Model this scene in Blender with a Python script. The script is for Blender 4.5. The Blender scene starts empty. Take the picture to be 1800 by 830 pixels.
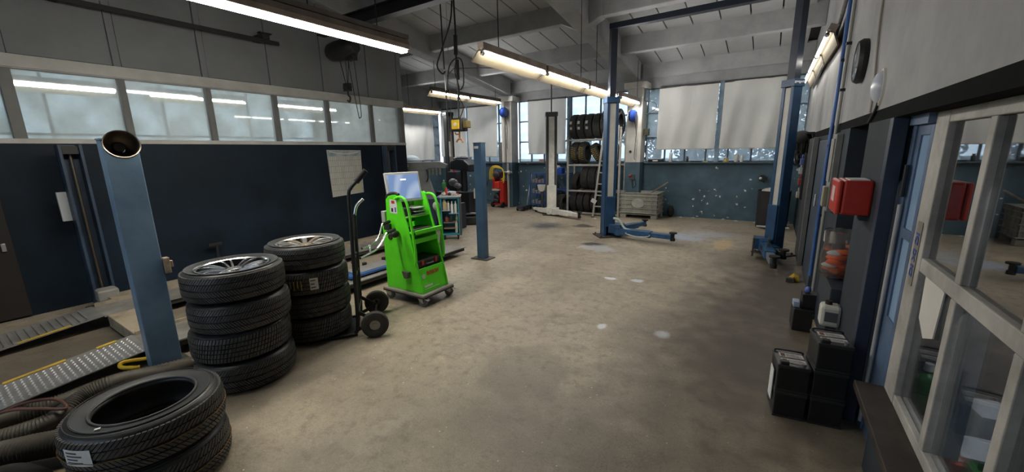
import bpy, bmesh, math, random
from mathutils import Vector, Matrix, Euler
random.seed(7)
PI = math.pi
scene = bpy.context.scene
COL = scene.collection

# ------------------------------------------------------------------ camera
def set_camera():
    f, yaw, pit, rol = 694.58, 0.577772, 0.209958, -0.019206
    cy, sy, cp, sp = math.cos(yaw), math.sin(yaw), math.cos(pit), math.sin(pit)
    fw = Vector((-sy*cp, cy*cp, -sp)); r = Vector((cy, sy, 0)); u = r.cross(fw)
    r2 = r*math.cos(rol) + u*math.sin(rol); u2 = -r*math.sin(rol) + u*math.cos(rol)
    cam = bpy.data.cameras.new('camera'); cam.sensor_width = 36; cam.lens = 36*f/1800
    cam.clip_start = 0.02; cam.clip_end = 300
    o = bpy.data.objects.new('camera', cam); COL.objects.link(o)
    m = Matrix(((r2.x, u2.x, -fw.x, 0), (r2.y, u2.y, -fw.y, 0), (r2.z, u2.z, -fw.z, 1.6), (0, 0, 0, 1)))
    o.matrix_world = m
    scene.camera = o
set_camera()

# ------------------------------------------------------------------ world: overcast daylight
SKY_STRENGTH = 1.2
LAMP_POWER = 15.0
TUBE_EMIT = 6.0
w = bpy.data.worlds.new('overcast'); scene.world = w; w.use_nodes = True
bg = w.node_tree.nodes['Background']
bg.inputs[0].default_value = (0.84, 0.91, 1.0, 1); bg.inputs[1].default_value = SKY_STRENGTH
scene.view_settings.view_transform = 'Standard'
scene.view_settings.look = 'None'
scene.view_settings.gamma = 1
scene.view_settings.use_curve_mapping = False
scene.view_settings.exposure = 1.25
scene.cycles.use_denoising = True
scene.cycles.max_bounces = 7
scene.cycles.transparent_max_bounces = 12
scene.cycles.sample_clamp_indirect = 4.0
scene.cycles.caustics_reflective = False
scene.cycles.caustics_refractive = False

# ------------------------------------------------------------------ materials
MATS = {}
def nodes_of(m): return m.node_tree.nodes, m.node_tree.links
def M(name, col, rough=0.6, metal=0.0, var=0.0, scale=4.0, bump=0.0, bscale=40.0, spec=0.5, col2=None, t0=0.35, t1=0.65, detail=6, stretch=None, rvar=0.0):
    if name in MATS: return MATS[name]
    m = bpy.data.materials.new(name); m.use_nodes = True
    N, L = nodes_of(m); p = N['Principled BSDF']
    p.inputs['Base Color'].default_value = (*col, 1); p.inputs['Roughness'].default_value = rough
    p.inputs['Metallic'].default_value = metal; p.inputs['Specular IOR Level'].default_value = spec
    tc = N.new('ShaderNodeTexCoord'); vec = tc.outputs['Object']
    if stretch:
        mp = N.new('ShaderNodeMapping'); mp.inputs['Scale'].default_value = stretch
        L.new(vec, mp.inputs['Vector']); vec = mp.outputs['Vector']
    if var or col2:
        n = N.new('ShaderNodeTexNoise'); n.inputs['Scale'].default_value = scale; n.inputs['Detail'].default_value = detail; n.inputs['Roughness'].default_value = 0.62
        L.new(vec, n.inputs['Vector'])
        r = N.new('ShaderNodeValToRGB'); r.color_ramp.elements[0].position = t0; r.color_ramp.elements[1].position = t1
        a = tuple(max(0, c*(1-var)) for c in col); b = tuple(min(1, c*(1+var)) for c in col)
        if col2: a, b = col, col2
        r.color_ramp.elements[0].color = (*a, 1); r.color_ramp.elements[1].color = (*b, 1)
        L.new(n.outputs['Fac'], r.inputs['Fac']); L.new(r.outputs['Color'], p.inputs['Base Color'])
        if rvar:
            q = N.new('ShaderNodeMapRange'); q.inputs['To Min'].default_value = max(0.02, rough-rvar); q.inputs['To Max'].default_value = min(1, rough+rvar)
            L.new(n.outputs['Fac'], q.inputs['Value']); L.new(q.outputs['Result'], p.inputs['Roughness'])
    if bump:
        n2 = N.new('ShaderNodeTexNoise'); n2.inputs['Scale'].default_value = bscale; n2.inputs['Detail'].default_value = 4
        L.new(vec, n2.inputs['Vector'])
        b = N.new('ShaderNodeBump'); b.inputs['Strength'].default_value = bump; b.inputs['Distance'].default_value = 0.02
        L.new(n2.outputs['Fac'], b.inputs['Height']); L.new(b.outputs['Normal'], p.inputs['Normal'])
    MATS[name] = m
    return m
def emit_mat(name, col, strength):
    if name in MATS: return MATS[name]
    m = bpy.data.materials.new(name); m.use_nodes = True; N, L = nodes_of(m)
    p = N['Principled BSDF']; p.inputs['Base Color'].default_value = (*col, 1)
    p.inputs['Emission Color'].default_value = (*col, 1); p.inputs['Emission Strength'].default_value = strength
    MATS[name] = m; return m
def glass_mat(name, tint=(0.9, 0.96, 1.0), haze=0.0, hazecol=(0.8, 0.87, 0.92), rough=0.02, refl=1.0):
    if name in MATS: return MATS[name]
    m = bpy.data.materials.new(name); m.use_nodes = True; N, L = nodes_of(m)
    for n in list(N): N.remove(n)
    out = N.new('ShaderNodeOutputMaterial'); tr = N.new('ShaderNodeBsdfTransparent'); tr.inputs[0].default_value = (*tint, 1)
    gl = N.new('ShaderNodeBsdfGlossy'); gl.inputs['Roughness'].default_value = rough
    fr = N.new('ShaderNodeFresnel'); fr.inputs[0].default_value = 1.5
    last = tr.outputs[0]
    if haze:
        df = N.new('ShaderNodeBsdfDiffuse'); df.inputs[0].default_value = (*hazecol, 1)
        tl = N.new('ShaderNodeBsdfTranslucent'); tl.inputs[0].default_value = (*hazecol, 1)
        mx = N.new('ShaderNodeMixShader'); mx.inputs[0].default_value = 0.6
        L.new(df.outputs[0], mx.inputs[1]); L.new(tl.outputs[0], mx.inputs[2])
        tc = N.new('ShaderNodeTexCoord'); ns = N.new('ShaderNodeTexNoise'); ns.inputs['Scale'].default_value = 3.0; ns.inputs['Detail'].default_value = 8
        L.new(tc.outputs['Object'], ns.inputs['Vector'])
        mr = N.new('ShaderNodeMapRange'); mr.inputs['From Min'].default_value = 0.3; mr.inputs['From Max'].default_value = 0.7
        mr.inputs['To Min'].default_value = haze*0.7; mr.inputs['To Max'].default_value = haze*1.3
        L.new(ns.outputs['Fac'], mr.inputs['Value'])
        m2 = N.new('ShaderNodeMixShader'); L.new(mr.outputs['Result'], m2.inputs[0])
        L.new(tr.outputs[0], m2.inputs[1]); L.new(mx.outputs[0], m2.inputs[2]); last = m2.outputs[0]
    mm = N.new('ShaderNodeMath'); mm.operation = 'MULTIPLY'; mm.inputs[1].default_value = refl; mm.use_clamp = True
    L.new(fr.outputs[0], mm.inputs[0])
    ms = N.new('ShaderNodeMixShader'); L.new(mm.outputs[0], ms.inputs[0]); L.new(last, ms.inputs[1]); L.new(gl.outputs[0], ms.inputs[2])
    L.new(ms.outputs[0], out.inputs[0])
    MATS[name] = m; return m

# ------------------------------------------------------------------ mesh builder
class MB:
    def __init__(s): s.v = []; s.f = []; s.mi = []; s.cur = 0
    def face(s, idx): s.f.append(tuple(idx)); s.mi.append(s.cur)
    def add(s, vs, fs):
        o = len(s.v); s.v += [tuple(v) for v in vs]
        for f in fs: s.face([i+o for i in f])
        return s
    def box(s, x0, x1, y0, y1, z0, z1):
        vs = [(x, y, z) for z in (z0, z1) for y in (y0, y1) for x in (x0, x1)]
        return s.add(vs, [(0,2,3,1), (4,5,7,6), (0,1,5,4), (2,6,7,3), (0,4,6,2), (1,3,7,5)])
    def obox(s, c, size, rot=None):
        R = rot if isinstance(rot, Matrix) else (Euler(rot).to_matrix() if rot else Matrix.Identity(3))
        h = [q/2 for q in size]; c = Vector(c)
        vs = [c + R @ Vector((x*h[0], y*h[1], z*h[2])) for z in (-1, 1) for y in (-1, 1) for x in (-1, 1)]
        return s.add(vs, [(0,2,3,1), (4,5,7,6), (0,1,5,4), (2,6,7,3), (0,4,6,2), (1,3,7,5)])
    def bar(s, p0, p1, w, h, up=(0, 0, 1)):
        p0, p1 = Vector(p0), Vector(p1); d = (p1-p0); Ln = d.length; d.normalize()
        up = Vector(up)
        if abs(d.dot(up)) > 0.98: up = Vector((1, 0, 0))
        x = d.cross(up).normalized(); z = x.cross(d)
        R = Matrix((x, d, z)).transposed()
        return s.obox((p0+p1)/2, (w, Ln, h), R)
    def cyl(s, p0, p1, r0, r1=None, n=14, caps=True):
        r1 = r0 if r1 is None else r1
        p0, p1 = Vector(p0), Vector(p1); d = (p1-p0).normalized()
        a = d.orthogonal().normalized(); b = d.cross(a)
        o = len(s.v)
        for p, r in ((p0, r0), (p1, r1)):
            for i in range(n):
                t = 2*PI*i/n; s.v.append(tuple(p + a*(r*math.cos(t)) + b*(r*math.sin(t))))
        for i in range(n): s.face((o+i, o+(i+1) % n, o+n+(i+1) % n, o+n+i))
        if caps: s.face([o+n-1-i for i in range(n)]); s.face([o+n+i for i in range(n)])
        return s
    def tube(s, pts, r, n=8, closed=False, rf=None):
        pts = [Vector(p) for p in pts]; K = len(pts); o = len(s.v); a = None
        for k, p in enumerate(pts):
            if closed: d = pts[(k+1) % K] - pts[k-1]
            else: d = pts[min(k+1, K-1)] - pts[max(k-1, 0)]
            d.normalize()
            if a is None: a = d.orthogonal().normalized()
            a = (a - d*a.dot(d))
            if a.length < 1e-6: a = d.orthogonal()
            a.normalize(); b = d.cross(a)
            rr = r*(rf(k) if rf else 1)
            for i in range(n):
                t = 2*PI*i/n; s.v.append(tuple(p + a*(rr*math.cos(t)) + b*(rr*math.sin(t))))
        for k in range(K if closed else K-1):
            k2 = (k+1) % K
            for i in range(n): s.face((o+k*n+i, o+k*n+(i+1) % n, o+k2*n+(i+1) % n, o+k2*n+i))
        if not closed:
            s.face([o+n-1-i for i in range(n)]); s.face([o+(K-1)*n+i for i in range(n)])
        return s
    def lathe(s, prof, n=32, c=(0, 0, 0), axis='z', closed=False):
        o = len(s.v); K = len(prof)
        for k, (r, z) in enumerate(prof):
            for i in range(n):
                t = 2*PI*i/n; x, y = r*math.cos(t), r*math.sin(t)
                q = (x, y, z) if axis == 'z' else ((z, x, y) if axis == 'x' else (y, z, x))
                s.v.append((q[0]+c[0], q[1]+c[1], q[2]+c[2]))
        for k in range(K if closed else K-1):
            k2 = (k+1) % K
            for i in range(n): s.face((o+k*n+i, o+k*n+(i+1) % n, o+k2*n+(i+1) % n, o+k2*n+i))
        return s
    def prism(s, poly, a0, a1, axis='y'):
        def mp(p, a):
            if axis == 'y': return (p[0], a, p[1])
            if axis == 'x': return (a, p[0], p[1])
            return (p[0], p[1], a)
        n = len(poly); o = len(s.v)
        for a in (a0, a1): s.v += [mp(p, a) for p in poly]
        s.face([o+i for i in range(n)]); s.face([o+2*n-1-i for i in range(n)])
        for i in range(n): s.face((o+i, o+n+i, o+n+(i+1) % n, o+(i+1) % n))
        return s
    def ball(s, c, rx, ry=None, rz=None, n=12, m=8):
        ry = ry or rx; rz = rz or rx; o = len(s.v)
        for j in range(m+1):
            ph = PI*j/m
            for i in range(n):
                t = 2*PI*i/n
                s.v.append((c[0]+rx*math.sin(ph)*math.cos(t), c[1]+ry*math.sin(ph)*math.sin(t), c[2]-rz*math.cos(ph)))
        for j in range(m):
            for i in range(n): s.face((o+j*n+i, o+j*n+(i+1) % n, o+(j+1)*n+(i+1) % n, o+(j+1)*n+i))
        return s
    def mesh(s, name, mats, smooth=False, fix=True):
        me = bpy.data.meshes.new(name); me.from_pydata(s.v, [], s.f)
        if not isinstance(mats, (list, tuple)): mats = [mats]
        for m in mats: me.materials.append(m)
        if len(mats) > 1: me.polygons.foreach_set('material_index', s.mi)
        if fix:
            bm = bmesh.new(); bm.from_mesh(me)
            bmesh.ops.remove_doubles(bm, verts=bm.verts, dist=1e-5)
            bmesh.ops.recalc_face_normals(bm, faces=bm.faces); bm.to_mesh(me); bm.free()
        if smooth:
            me.polygons.foreach_set('use_smooth', [True]*len(me.polygons)); me.set_sharp_from_angle(angle=math.radians(smooth if smooth > 1 else 40))
        me.update(); return me
    def build(s, name, mats, parent=None, smooth=False, bev=0, loc=None, rot=None, kind=None, label=None, fix=True):
        return link(name, s.mesh(name, mats, smooth, fix), parent, bev, loc, rot, kind, label)
def link(name, me, parent=None, bev=0, loc=None, rot=None, kind=None, label=None):
    o = bpy.data.objects.new(name, me); COL.objects.link(o)
    if parent: o.parent = parent
    if loc: o.location = loc
    if rot: o.rotation_euler = rot
    if kind: o['kind'] = kind
    if label: o['label'] = label
    if bev:
        b = o.modifiers.new('bevel', 'BEVEL'); b.width = bev; b.segments = 2; b.limit_method = 'ANGLE'; b.angle_limit = math.radians(50)
    return o
def tag(o, label, cat, group=None):
    o['label'] = label; o['category'] = cat
    if group: o['group'] = group
    return o
def thing(name, label, cat, loc=(0, 0, 0), rz=0, group=None):
    o = bpy.data.objects.new(name, None); COL.objects.link(o); o.empty_display_size = 0.1
    o.location = loc; o.rotation_euler = (0, 0, rz)
    return tag(o, label, cat, group)
def dup(root, loc, rot, label, group=None):
    def cp(o, par):
        c = o.copy(); COL.objects.link(c); c.parent = par
        for ch in list(o.children): cp(ch, c)
        return c
    r = cp(root, None); r.location = loc
    r.rotation_euler = rot if isinstance(rot, (tuple, Euler)) else (0, 0, rot)
    r['label'] = label
    if group: r['group'] = group
    return r
def text_mesh(txt, size, mat, parent, loc, rot, name='lettering', bold=0.0, extrude=0.0006, label=None, align='CENTER'):
    cu = bpy.data.curves.new(name, 'FONT'); cu.body = txt; cu.size = size; cu.align_x = align; cu.align_y = 'CENTER'; cu.extrude = extrude; cu.offset = bold
    cu.resolution_u = 3
    t = bpy.data.objects.new(name, cu); me = bpy.data.meshes.new_from_object(t); me.name = name
    bpy.data.objects.remove(t); bpy.data.curves.remove(cu)
    me.materials.clear(); me.materials.append(mat)
    return link(name, me, parent, 0, loc, rot, None, label)
def smooth_path(pts, sub=8, closed=False):
    P = [Vector(p) for p in pts]; out = []; n = len(P)
    for i in range(n if closed else n-1):
        p0 = P[(i-1) % n] if (closed or i > 0) else P[i]; p1 = P[i]; p2 = P[(i+1) % n]
        p3 = P[(i+2) % n] if (closed or i+2 < n) else P[(i+1) % n]
        for k in range(sub):
            t = k/sub
            out.append(0.5*((2*p1)+(p2-p0)*t+(2*p0-5*p1+4*p2-p3)*t*t+(3*p1-p0-3*p2+p3)*t**3))
    if not closed: out.append(P[-1])
    return out
# ------------------------------------------------------------------ palette
def roofz(y): return 3.5 + 0.149*(10-y)
m_white = M('white_plaster', (0.33, 0.33, 0.33), 0.85, var=0.12, scale=2.5, bump=0.15, bscale=14)
m_conc = M('painted_concrete', (0.345, 0.35, 0.355), 0.85, var=0.14, scale=2.2, bump=0.12, bscale=18)
m_slab = M('roof_slab_paint', (0.36, 0.37, 0.375), 0.85, var=0.10, scale=1.6, bump=0.06, bscale=20)
m_navy = M('navy_wall_paint', (0.007, 0.0155, 0.028), 0.6, var=0.35, scale=2.0, bump=0.08, bscale=10, rvar=0.12, spec=0.25)
m_band = M('charcoal_band', (0.012, 0.013, 0.013), 0.9, var=0.2, scale=3, spec=0.05)
m_tealpil = M('teal_pillar_paint', (0.034, 0.043, 0.052), 0.7, var=0.18, scale=3, spec=0.2, bump=0.06, bscale=12)
m_frame = M('white_frame_paint', (0.50, 0.49, 0.47), 0.6, var=0.12, scale=3)
m_panel = M('grey_wall_panel', (0.21, 0.217, 0.23), 0.7, var=0.10, scale=1.2)
m_steelwin = M('blue_grey_steel_frame', (0.10, 0.14, 0.18), 0.5, var=0.2, scale=6)
m_glass = glass_mat('window_glass', (0.86, 0.94, 1.0), haze=0.33, hazecol=(0.84, 0.92, 1.0), rough=0.03)
m_pglass = glass_mat('partition_glass', (0.88, 0.94, 0.96), haze=0.40, hazecol=(0.86, 0.93, 0.92), rough=0.03, refl=1.3)
m_oglass = glass_mat('office_glass', (0.70, 0.74, 0.78), haze=0.04, hazecol=(0.4, 0.45, 0.5), rough=0.015, refl=2.4)
m_oglow = glass_mat('office_glass_low', (0.95, 0.97, 0.98), haze=0.02, hazecol=(0.4, 0.45, 0.5), rough=0.02, refl=0.7)
m_black = M('black_steel', (0.012, 0.012, 0.013), 0.5, var=0.3, scale=8)
m_oak = M('weathered_frame_wood', (0.40, 0.38, 0.35), 0.6, var=0.25, scale=5, bump=0.1, bscale=30)

def chipped(name, base, chip=(0.75, 0.75, 0.7), zlim=1.2):
    """wall paint with small flaked spots"""
    m = M(name, base, 0.55, var=0.22, scale=2.2, bump=0.08, bscale=9)
    N, L = nodes_of(m); p = N['Principled BSDF']; src = p.inputs['Base Color'].links[0].from_socket
    tc = N.new('ShaderNodeTexCoord')
    v = N.new('ShaderNodeTexVoronoi'); v.inputs['Scale'].default_value = 7.5
    n0 = N.new('ShaderNodeTexNoise'); n0.inputs['Scale'].default_value = 22
    ad = N.new('ShaderNodeMixRGB'); ad.blend_type = 'ADD'; ad.inputs[0].default_value = 0.10
    L.new(tc.outputs['Object'], ad.inputs[1]); L.new(n0.outputs['Color'], ad.inputs[2]); L.new(tc.outputs['Object'], n0.inputs['Vector'])
    L.new(ad.outputs[0], v.inputs['Vector'])
    lt = N.new('ShaderNodeMath'); lt.operation = 'LESS_THAN'; lt.inputs[1].default_value = 0.17
    L.new(v.outputs['Distance'], lt.inputs[0])
    n = N.new('ShaderNodeTexNoise'); n.inputs['Scale'].default_value = 1.3; n.inputs['Detail'].default_value = 3; L.new(tc.outputs['Object'], n.inputs['Vector'])
    gt = N.new('ShaderNodeMath'); gt.operation = 'GREATER_THAN'; gt.inputs[1].default_value = 0.50; L.new(n.outputs['Fac'], gt.inputs[0])
    mu = N.new('ShaderNodeMath'); mu.operation = 'MULTIPLY'; L.new(lt.outputs[0], mu.inputs[0]); L.new(gt.outputs[0], mu.inputs[1])
    wv = N.new('ShaderNodeMath'); wv.operation = 'GREATER_THAN'; wv.inputs[1].default_value = 0.50; L.new(v.outputs['Color'], wv.inputs[0])
    m3 = N.new('ShaderNodeMath'); m3.operation = 'MULTIPLY'; L.new(mu.outputs[0], m3.inputs[0]); L.new(wv.outputs[0], m3.inputs[1])
    mx = N.new('ShaderNodeMixRGB'); L.new(m3.outputs[0], mx.inputs[0]); L.new(src, mx.inputs[1]); mx.inputs[2].default_value = (*chip, 1)
    L.new(mx.outputs[0], p.inputs['Base Color'])
    return m
m_backpaint = chipped('teal_back_wall_paint', (0.068, 0.122, 0.158))

def floor_material():
    m = M('workshop_floor', (0.265, 0.220, 0.160), 0.5, col2=(0.55, 0.475, 0.36), scale=1.3, t0=0.25, t1=0.75, detail=10, bump=0.22, bscale=55, rvar=0.14)
    N, L = nodes_of(m); p = N['Principled BSDF']; cur = p.inputs['Base Color'].links[0].from_socket
    tc = N.new('ShaderNodeTexCoord')
    def mix(fac, col, mode='MIX'):
        nonlocal cur
        x = N.new('ShaderNodeMixRGB'); x.blend_type = mode
        if isinstance(fac, float): x.inputs[0].default_value = fac
        else: L.new(fac, x.inputs[0])
        L.new(cur, x.inputs[1])
        if isinstance(col, tuple): x.inputs[2].default_value = (*col, 1)
        else: L.new(col, x.inputs[2])
        cur = x.outputs[0]
    def noise(sc, det=5, ro=0.6):
        n = N.new('ShaderNodeTexNoise'); n.inputs['Scale'].default_value = sc; n.inputs['Detail'].default_value = det; n.inputs['Roughness'].default_value = ro
        L.new(tc.outputs['Object'], n.inputs['Vector']); return n
    def ramp(sock, a, b, ca=0.0, cb=1.0):
        r = N.new('ShaderNodeMapRange'); r.inputs['From Min'].default_value = a; r.inputs['From Max'].default_value = b
        r.inputs['To Min'].default_value = ca; r.inputs['To Max'].default_value = cb; r.clamp = True; L.new(sock, r.inputs['Value']); return r.outputs['Result']
    mix(ramp(noise(95, 3, 0.7).outputs['Fac'], 0.50, 0.70, 0, 0.5), (0.13, 0.107, 0.08))
    mix(ramp(noise(34, 4, 0.75).outputs['Fac'], 0.56, 0.74, 0, 0.55), (0.64, 0.56, 0.43))
    mix(ramp(noise(11, 6, 0.72).outputs['Fac'], 0.50, 0.66, 0, 0.55), (0.15, 0.123, 0.09))
    mix(ramp(noise(6.5, 6, 0.7).outputs['Fac'], 0.56, 0.70, 0, 0.45), (0.60, 0.525, 0.41))
    mix(ramp(noise(0.55, 4).outputs['Fac'], 0.48, 0.66, 0, 0.5), (0.17, 0.14, 0.102))
    mix(ramp(noise(2.6, 8, 0.7).outputs['Fac'], 0.52, 0.70, 0, 0.6), (0.12, 0.10, 0.08))
    # pale specks of grit
    v = N.new('ShaderNodeTexVoronoi'); v.inputs['Scale'].default_value = 17; L.new(tc.outputs['Object'], v.inputs['Vector'])
    lt = N.new('ShaderNodeMath'); lt.operation = 'LESS_THAN'; lt.inputs[1].default_value = 0.075; L.new(v.outputs['Distance'], lt.inputs[0])
    g = N.new('ShaderNodeMath'); g.operation = 'GREATER_THAN'; g.inputs[1].default_value = 0.62; L.new(v.outputs['Color'], g.inputs[0])
    mm = N.new('ShaderNodeMath'); mm.operation = 'MULTIPLY'; L.new(lt.outputs[0], mm.inputs[0]); L.new(g.outputs[0], mm.inputs[1])
    mix(mm.outputs[0], (0.80, 0.76, 0.68))
    # wear, spills and broad dark areas; right ones mix stain with painted dim light: x, y, rx, ry, colour, strength
    wob = noise(5.5, 5)
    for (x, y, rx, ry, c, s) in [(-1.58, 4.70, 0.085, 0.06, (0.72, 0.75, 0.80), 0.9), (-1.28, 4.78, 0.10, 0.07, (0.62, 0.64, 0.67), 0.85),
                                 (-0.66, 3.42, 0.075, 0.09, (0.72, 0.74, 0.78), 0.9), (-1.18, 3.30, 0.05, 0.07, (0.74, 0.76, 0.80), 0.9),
                                 (-2.50, 6.35, 0.20, 0.16, (0.055, 0.058, 0.065), 0.9), (-2.32, 6.15, 0.34, 0.24, (0.50, 0.52, 0.55), 0.6),
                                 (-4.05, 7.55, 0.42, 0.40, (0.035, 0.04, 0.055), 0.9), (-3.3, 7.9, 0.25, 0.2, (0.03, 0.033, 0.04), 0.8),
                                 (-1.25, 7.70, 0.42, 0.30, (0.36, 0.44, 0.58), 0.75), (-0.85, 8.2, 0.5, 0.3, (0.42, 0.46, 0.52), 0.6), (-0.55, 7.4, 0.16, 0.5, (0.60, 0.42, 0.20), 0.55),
                                 (-1.75, 8.2, 0.30, 0.22, (0.58, 0.47, 0.3), 0.6),
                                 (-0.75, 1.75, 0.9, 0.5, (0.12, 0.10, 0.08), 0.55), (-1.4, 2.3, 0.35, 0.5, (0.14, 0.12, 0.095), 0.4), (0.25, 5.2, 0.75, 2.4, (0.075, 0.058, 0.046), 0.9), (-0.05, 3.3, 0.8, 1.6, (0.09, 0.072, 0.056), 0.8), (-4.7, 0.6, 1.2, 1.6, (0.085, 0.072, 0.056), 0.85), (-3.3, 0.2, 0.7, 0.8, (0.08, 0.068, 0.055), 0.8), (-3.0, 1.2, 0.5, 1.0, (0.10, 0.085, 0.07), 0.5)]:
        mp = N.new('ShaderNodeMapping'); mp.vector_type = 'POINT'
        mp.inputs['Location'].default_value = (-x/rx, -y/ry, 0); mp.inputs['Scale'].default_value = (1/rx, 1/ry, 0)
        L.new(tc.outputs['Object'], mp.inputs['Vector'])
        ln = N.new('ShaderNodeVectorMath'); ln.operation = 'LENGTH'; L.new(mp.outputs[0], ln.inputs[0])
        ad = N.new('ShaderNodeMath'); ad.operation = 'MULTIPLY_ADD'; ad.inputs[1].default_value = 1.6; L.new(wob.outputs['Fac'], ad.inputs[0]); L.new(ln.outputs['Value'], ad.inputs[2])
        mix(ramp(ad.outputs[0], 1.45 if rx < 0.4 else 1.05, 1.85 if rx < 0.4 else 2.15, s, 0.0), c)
    L.new(cur, p.inputs['Base Color'])
    return m
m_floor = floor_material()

# ------------------------------------------------------------------ floor, ground outside
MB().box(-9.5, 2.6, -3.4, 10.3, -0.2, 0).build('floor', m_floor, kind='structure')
m_grass = M('outside_grass', (0.12, 0.15, 0.11), 0.9, var=0.4, scale=1.5)
MB().box(-60, 50, 10.35, 90, -0.5, -0.3).build('ground_outside', m_grass, kind='structure')
MB().box(-60, 50, -60, -3.7, -0.5, -0.3).build('ground_forecourt', M('pale_yard', (0.22, 0.22, 0.21), 0.9, var=0.15), kind='structure')
MB().box(-60, -9.6, -3.7, 10.3, -0.5, -0.3).build('ground_yard', m_grass, kind='structure')

# ------------------------------------------------------------------ roof: deck, slabs, rafters, purlins
deck = MB()
deck.prism([(-3.4, roofz(-3.4)+0.07), (10.3, roofz(10.3)+0.07), (10.3, roofz(10.3)+0.25), (-3.4, roofz(-3.4)+0.25)], -9.5, 0.8, 'x')
ceil = deck.build('ceiling', M('dark_joint_deck', (0.05, 0.05, 0.05), 0.9, spec=0.1), kind='structure')
PY = [9.95, 8.3, 6.65, 5.0, 3.35, 1.7, 0.05, -1.6, -3.25]
sl = MB(); sl.box(-0.2125, 0.2125, -0.86, 0.86, 0, 0.05)
slab_me = sl.mesh('roof_slab', m_slab)
ang = -math.atan(0.149)
for r in range(8):
    yc = (PY[r]+PY[r+1])/2
    for c in range(22):
        xc = -9.21 + 0.445*c
        link('roof_slab', slab_me, ceil, 0.004, (xc, yc, roofz(yc)+0.006), (ang, 0, 0))
for i, y in enumerate(PY):
    zb = roofz(y)-0.29
    for (xa, xb) in ((-9.3, -6.6), (-6.3, -3.03), (-2.73, 0.5)):
        pm = MB(); yb = y + (0.12 if i else 0.02)
        pm.prism([(y-0.02, zb), (yb, zb-0.01), (yb+0.03, roofz(yb+0.03)+0.05), (y-0.05, roofz(y-0.05)+0.05)], xa, xb, 'x')
        pm.build('purlin', m_conc, ceil, bev=0.012)
for (xa, xb) in ((-6.6, -6.3), (-3.03, -2.73)):
    rm = MB(); rm.prism([(-3.3, roofz(-3.3)-0.39), (9.75, roofz(9.75)-0.39), (9.75, roofz(9.75)+0.03), (-3.3, roofz(-3.3)+0.03)], xa, xb, 'x')
    rm.build('rafter', m_conc, ceil, bev=0.02)
# widened haunches where the middle purlins meet the rafter
for y in (6.65, 3.35):
    for xs in (-2.73, -3.03):
        sg = 1 if xs > -2.9 else -1
        hm = MB(); zt = roofz(y)-0.02
        hm.prism([(xs, zt-0.37), (xs+sg*0.22, zt-0.27), (xs+sg*0.22, zt), (xs, zt)], y-0.06, y+0.16, 'y')
        hm.build('haunch', m_conc, ceil, bev=0.01)
st = MB()   # black steel hoist girder under the roof
st.box(-6.4, 0.5, 4.13, 4.27, 3.50, 3.515); st.box(-6.4, 0.5, 4.13, 4.27, 3.665, 3.68); st.box(-6.4, 0.5, 4.192, 4.208, 3.51, 3.67)
girder = st.build('steel_girder', m_black)
tag(girder, 'black steel I-beam running crosswise under the roof near the left partition', 'beam')

# ------------------------------------------------------------------ back wall
bw = MB()
bw.cur = 0; bw.box(-9.5, 0.8, 10.07, 10.30, 0, 1.29)
bw.cur = 1; bw.box(-9.5, 0.8, 10.07, 10.30, 3.0, 3.62)
wall_back = bw.build('wall_back', [m_backpaint, m_conc], kind='structure')
sill = MB().box(-9.3, 0.5, 9.97, 10.12, 1.262, 1.292); sill.build('window_sill', M('sill_paint', (0.07, 0.10, 0.12), 0.5, var=0.3, scale=7), wall_back, bev=0.004)
for (xa, xb, yf) in ((-6.63, -6.29, 9.72), (-3.0, -2.64, 9.70)):
    cm = MB(); cm.cur = 0; cm.box(xa, xb, yf, 10.08, 0, 1.3); cm.cur = 1; cm.box(xa, xb, yf, 10.08, 1.3, 2.98)
    cm.box(xa-0.08, xb+0.08, yf-0.04, 10.08, 2.98, 3.12)
    cm.build('column', [m_backpaint, M('column_white', (0.62, 0.60, 0.55), 0.8, var=0.15, scale=3)], wall_back, bev=0.012)

def steel_window(name, a0, a1, fixed, axis, rows, pitch, gmat=None):
    """steel sash: frame and bars in one part, panes one by one"""
    root = bpy.data.objects.new(name, None); COL.objects.link(root); root['kind'] = 'structure'
    n = max(1, round((a1-a0)/pitch)); stp = (a1-a0)/n
    fm = MB(); g = 0.016
    def bx(p0, p1, z0, z1, d=0.02):
        if axis == 'x': fm.box(p0, p1, fixed-d, fixed+d, z0, z1)
        else: fm.box(fixed-d, fixed+d, p0, p1, z0, z1)
    for i in range(n+1):
        c = a0+i*stp; bx(max(a0, c-g), min(a1, c+g), rows[0], rows[-1], 0.025 if i % 4 else 0.035)
    for z in rows: bx(a0, a1, z-g, z+g)
    fm.build('window_frame', m_steelwin, root)
    pb = MB()
    if axis == 'x': pb.box(-stp/2+g, stp/2-g, -0.003, 0.003, -0.5, 0.5)
    else: pb.box(-0.003, 0.003, -stp/2+g, stp/2-g, -0.5, 0.5)
    me = pb.mesh('pane', gmat or m_glass)
    for i in range(n):
        for k in range(len(rows)-1):
            c = a0+(i+0.5)*stp; zc = (rows[k]+rows[k+1])/2
            o = link('pane', me, root, 0, (c, fixed, zc) if axis == 'x' else (fixed, c, zc)); o.scale = (1, 1, rows[k+1]-rows[k]-2*g)
    return root
RW = [1.30, 1.87, 2.44, 3.0]
steel_window('window_1', -2.64, 0.5, 10.16, 'x', RW, 0.43)
steel_window('window_2', -6.29, -3.0, 10.16, 'x', RW, 0.40)
steel_window('window_3', -9.3, -6.63, 10.16, 'x', RW, 0.40)
steel_window('window_4', 6.0, 10.05, -9.38, 'y', RW, 0.42)
steel_window('window_5', -2.8, 5.7, -9.38, 'y', [1.0, 2.0, 3.3], 1.4, glass_mat('frosted_glass', (0.9, 0.95, 0.97), haze=0.75, hazecol=(0.9, 0.95, 0.96), rough=0.2))
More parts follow.
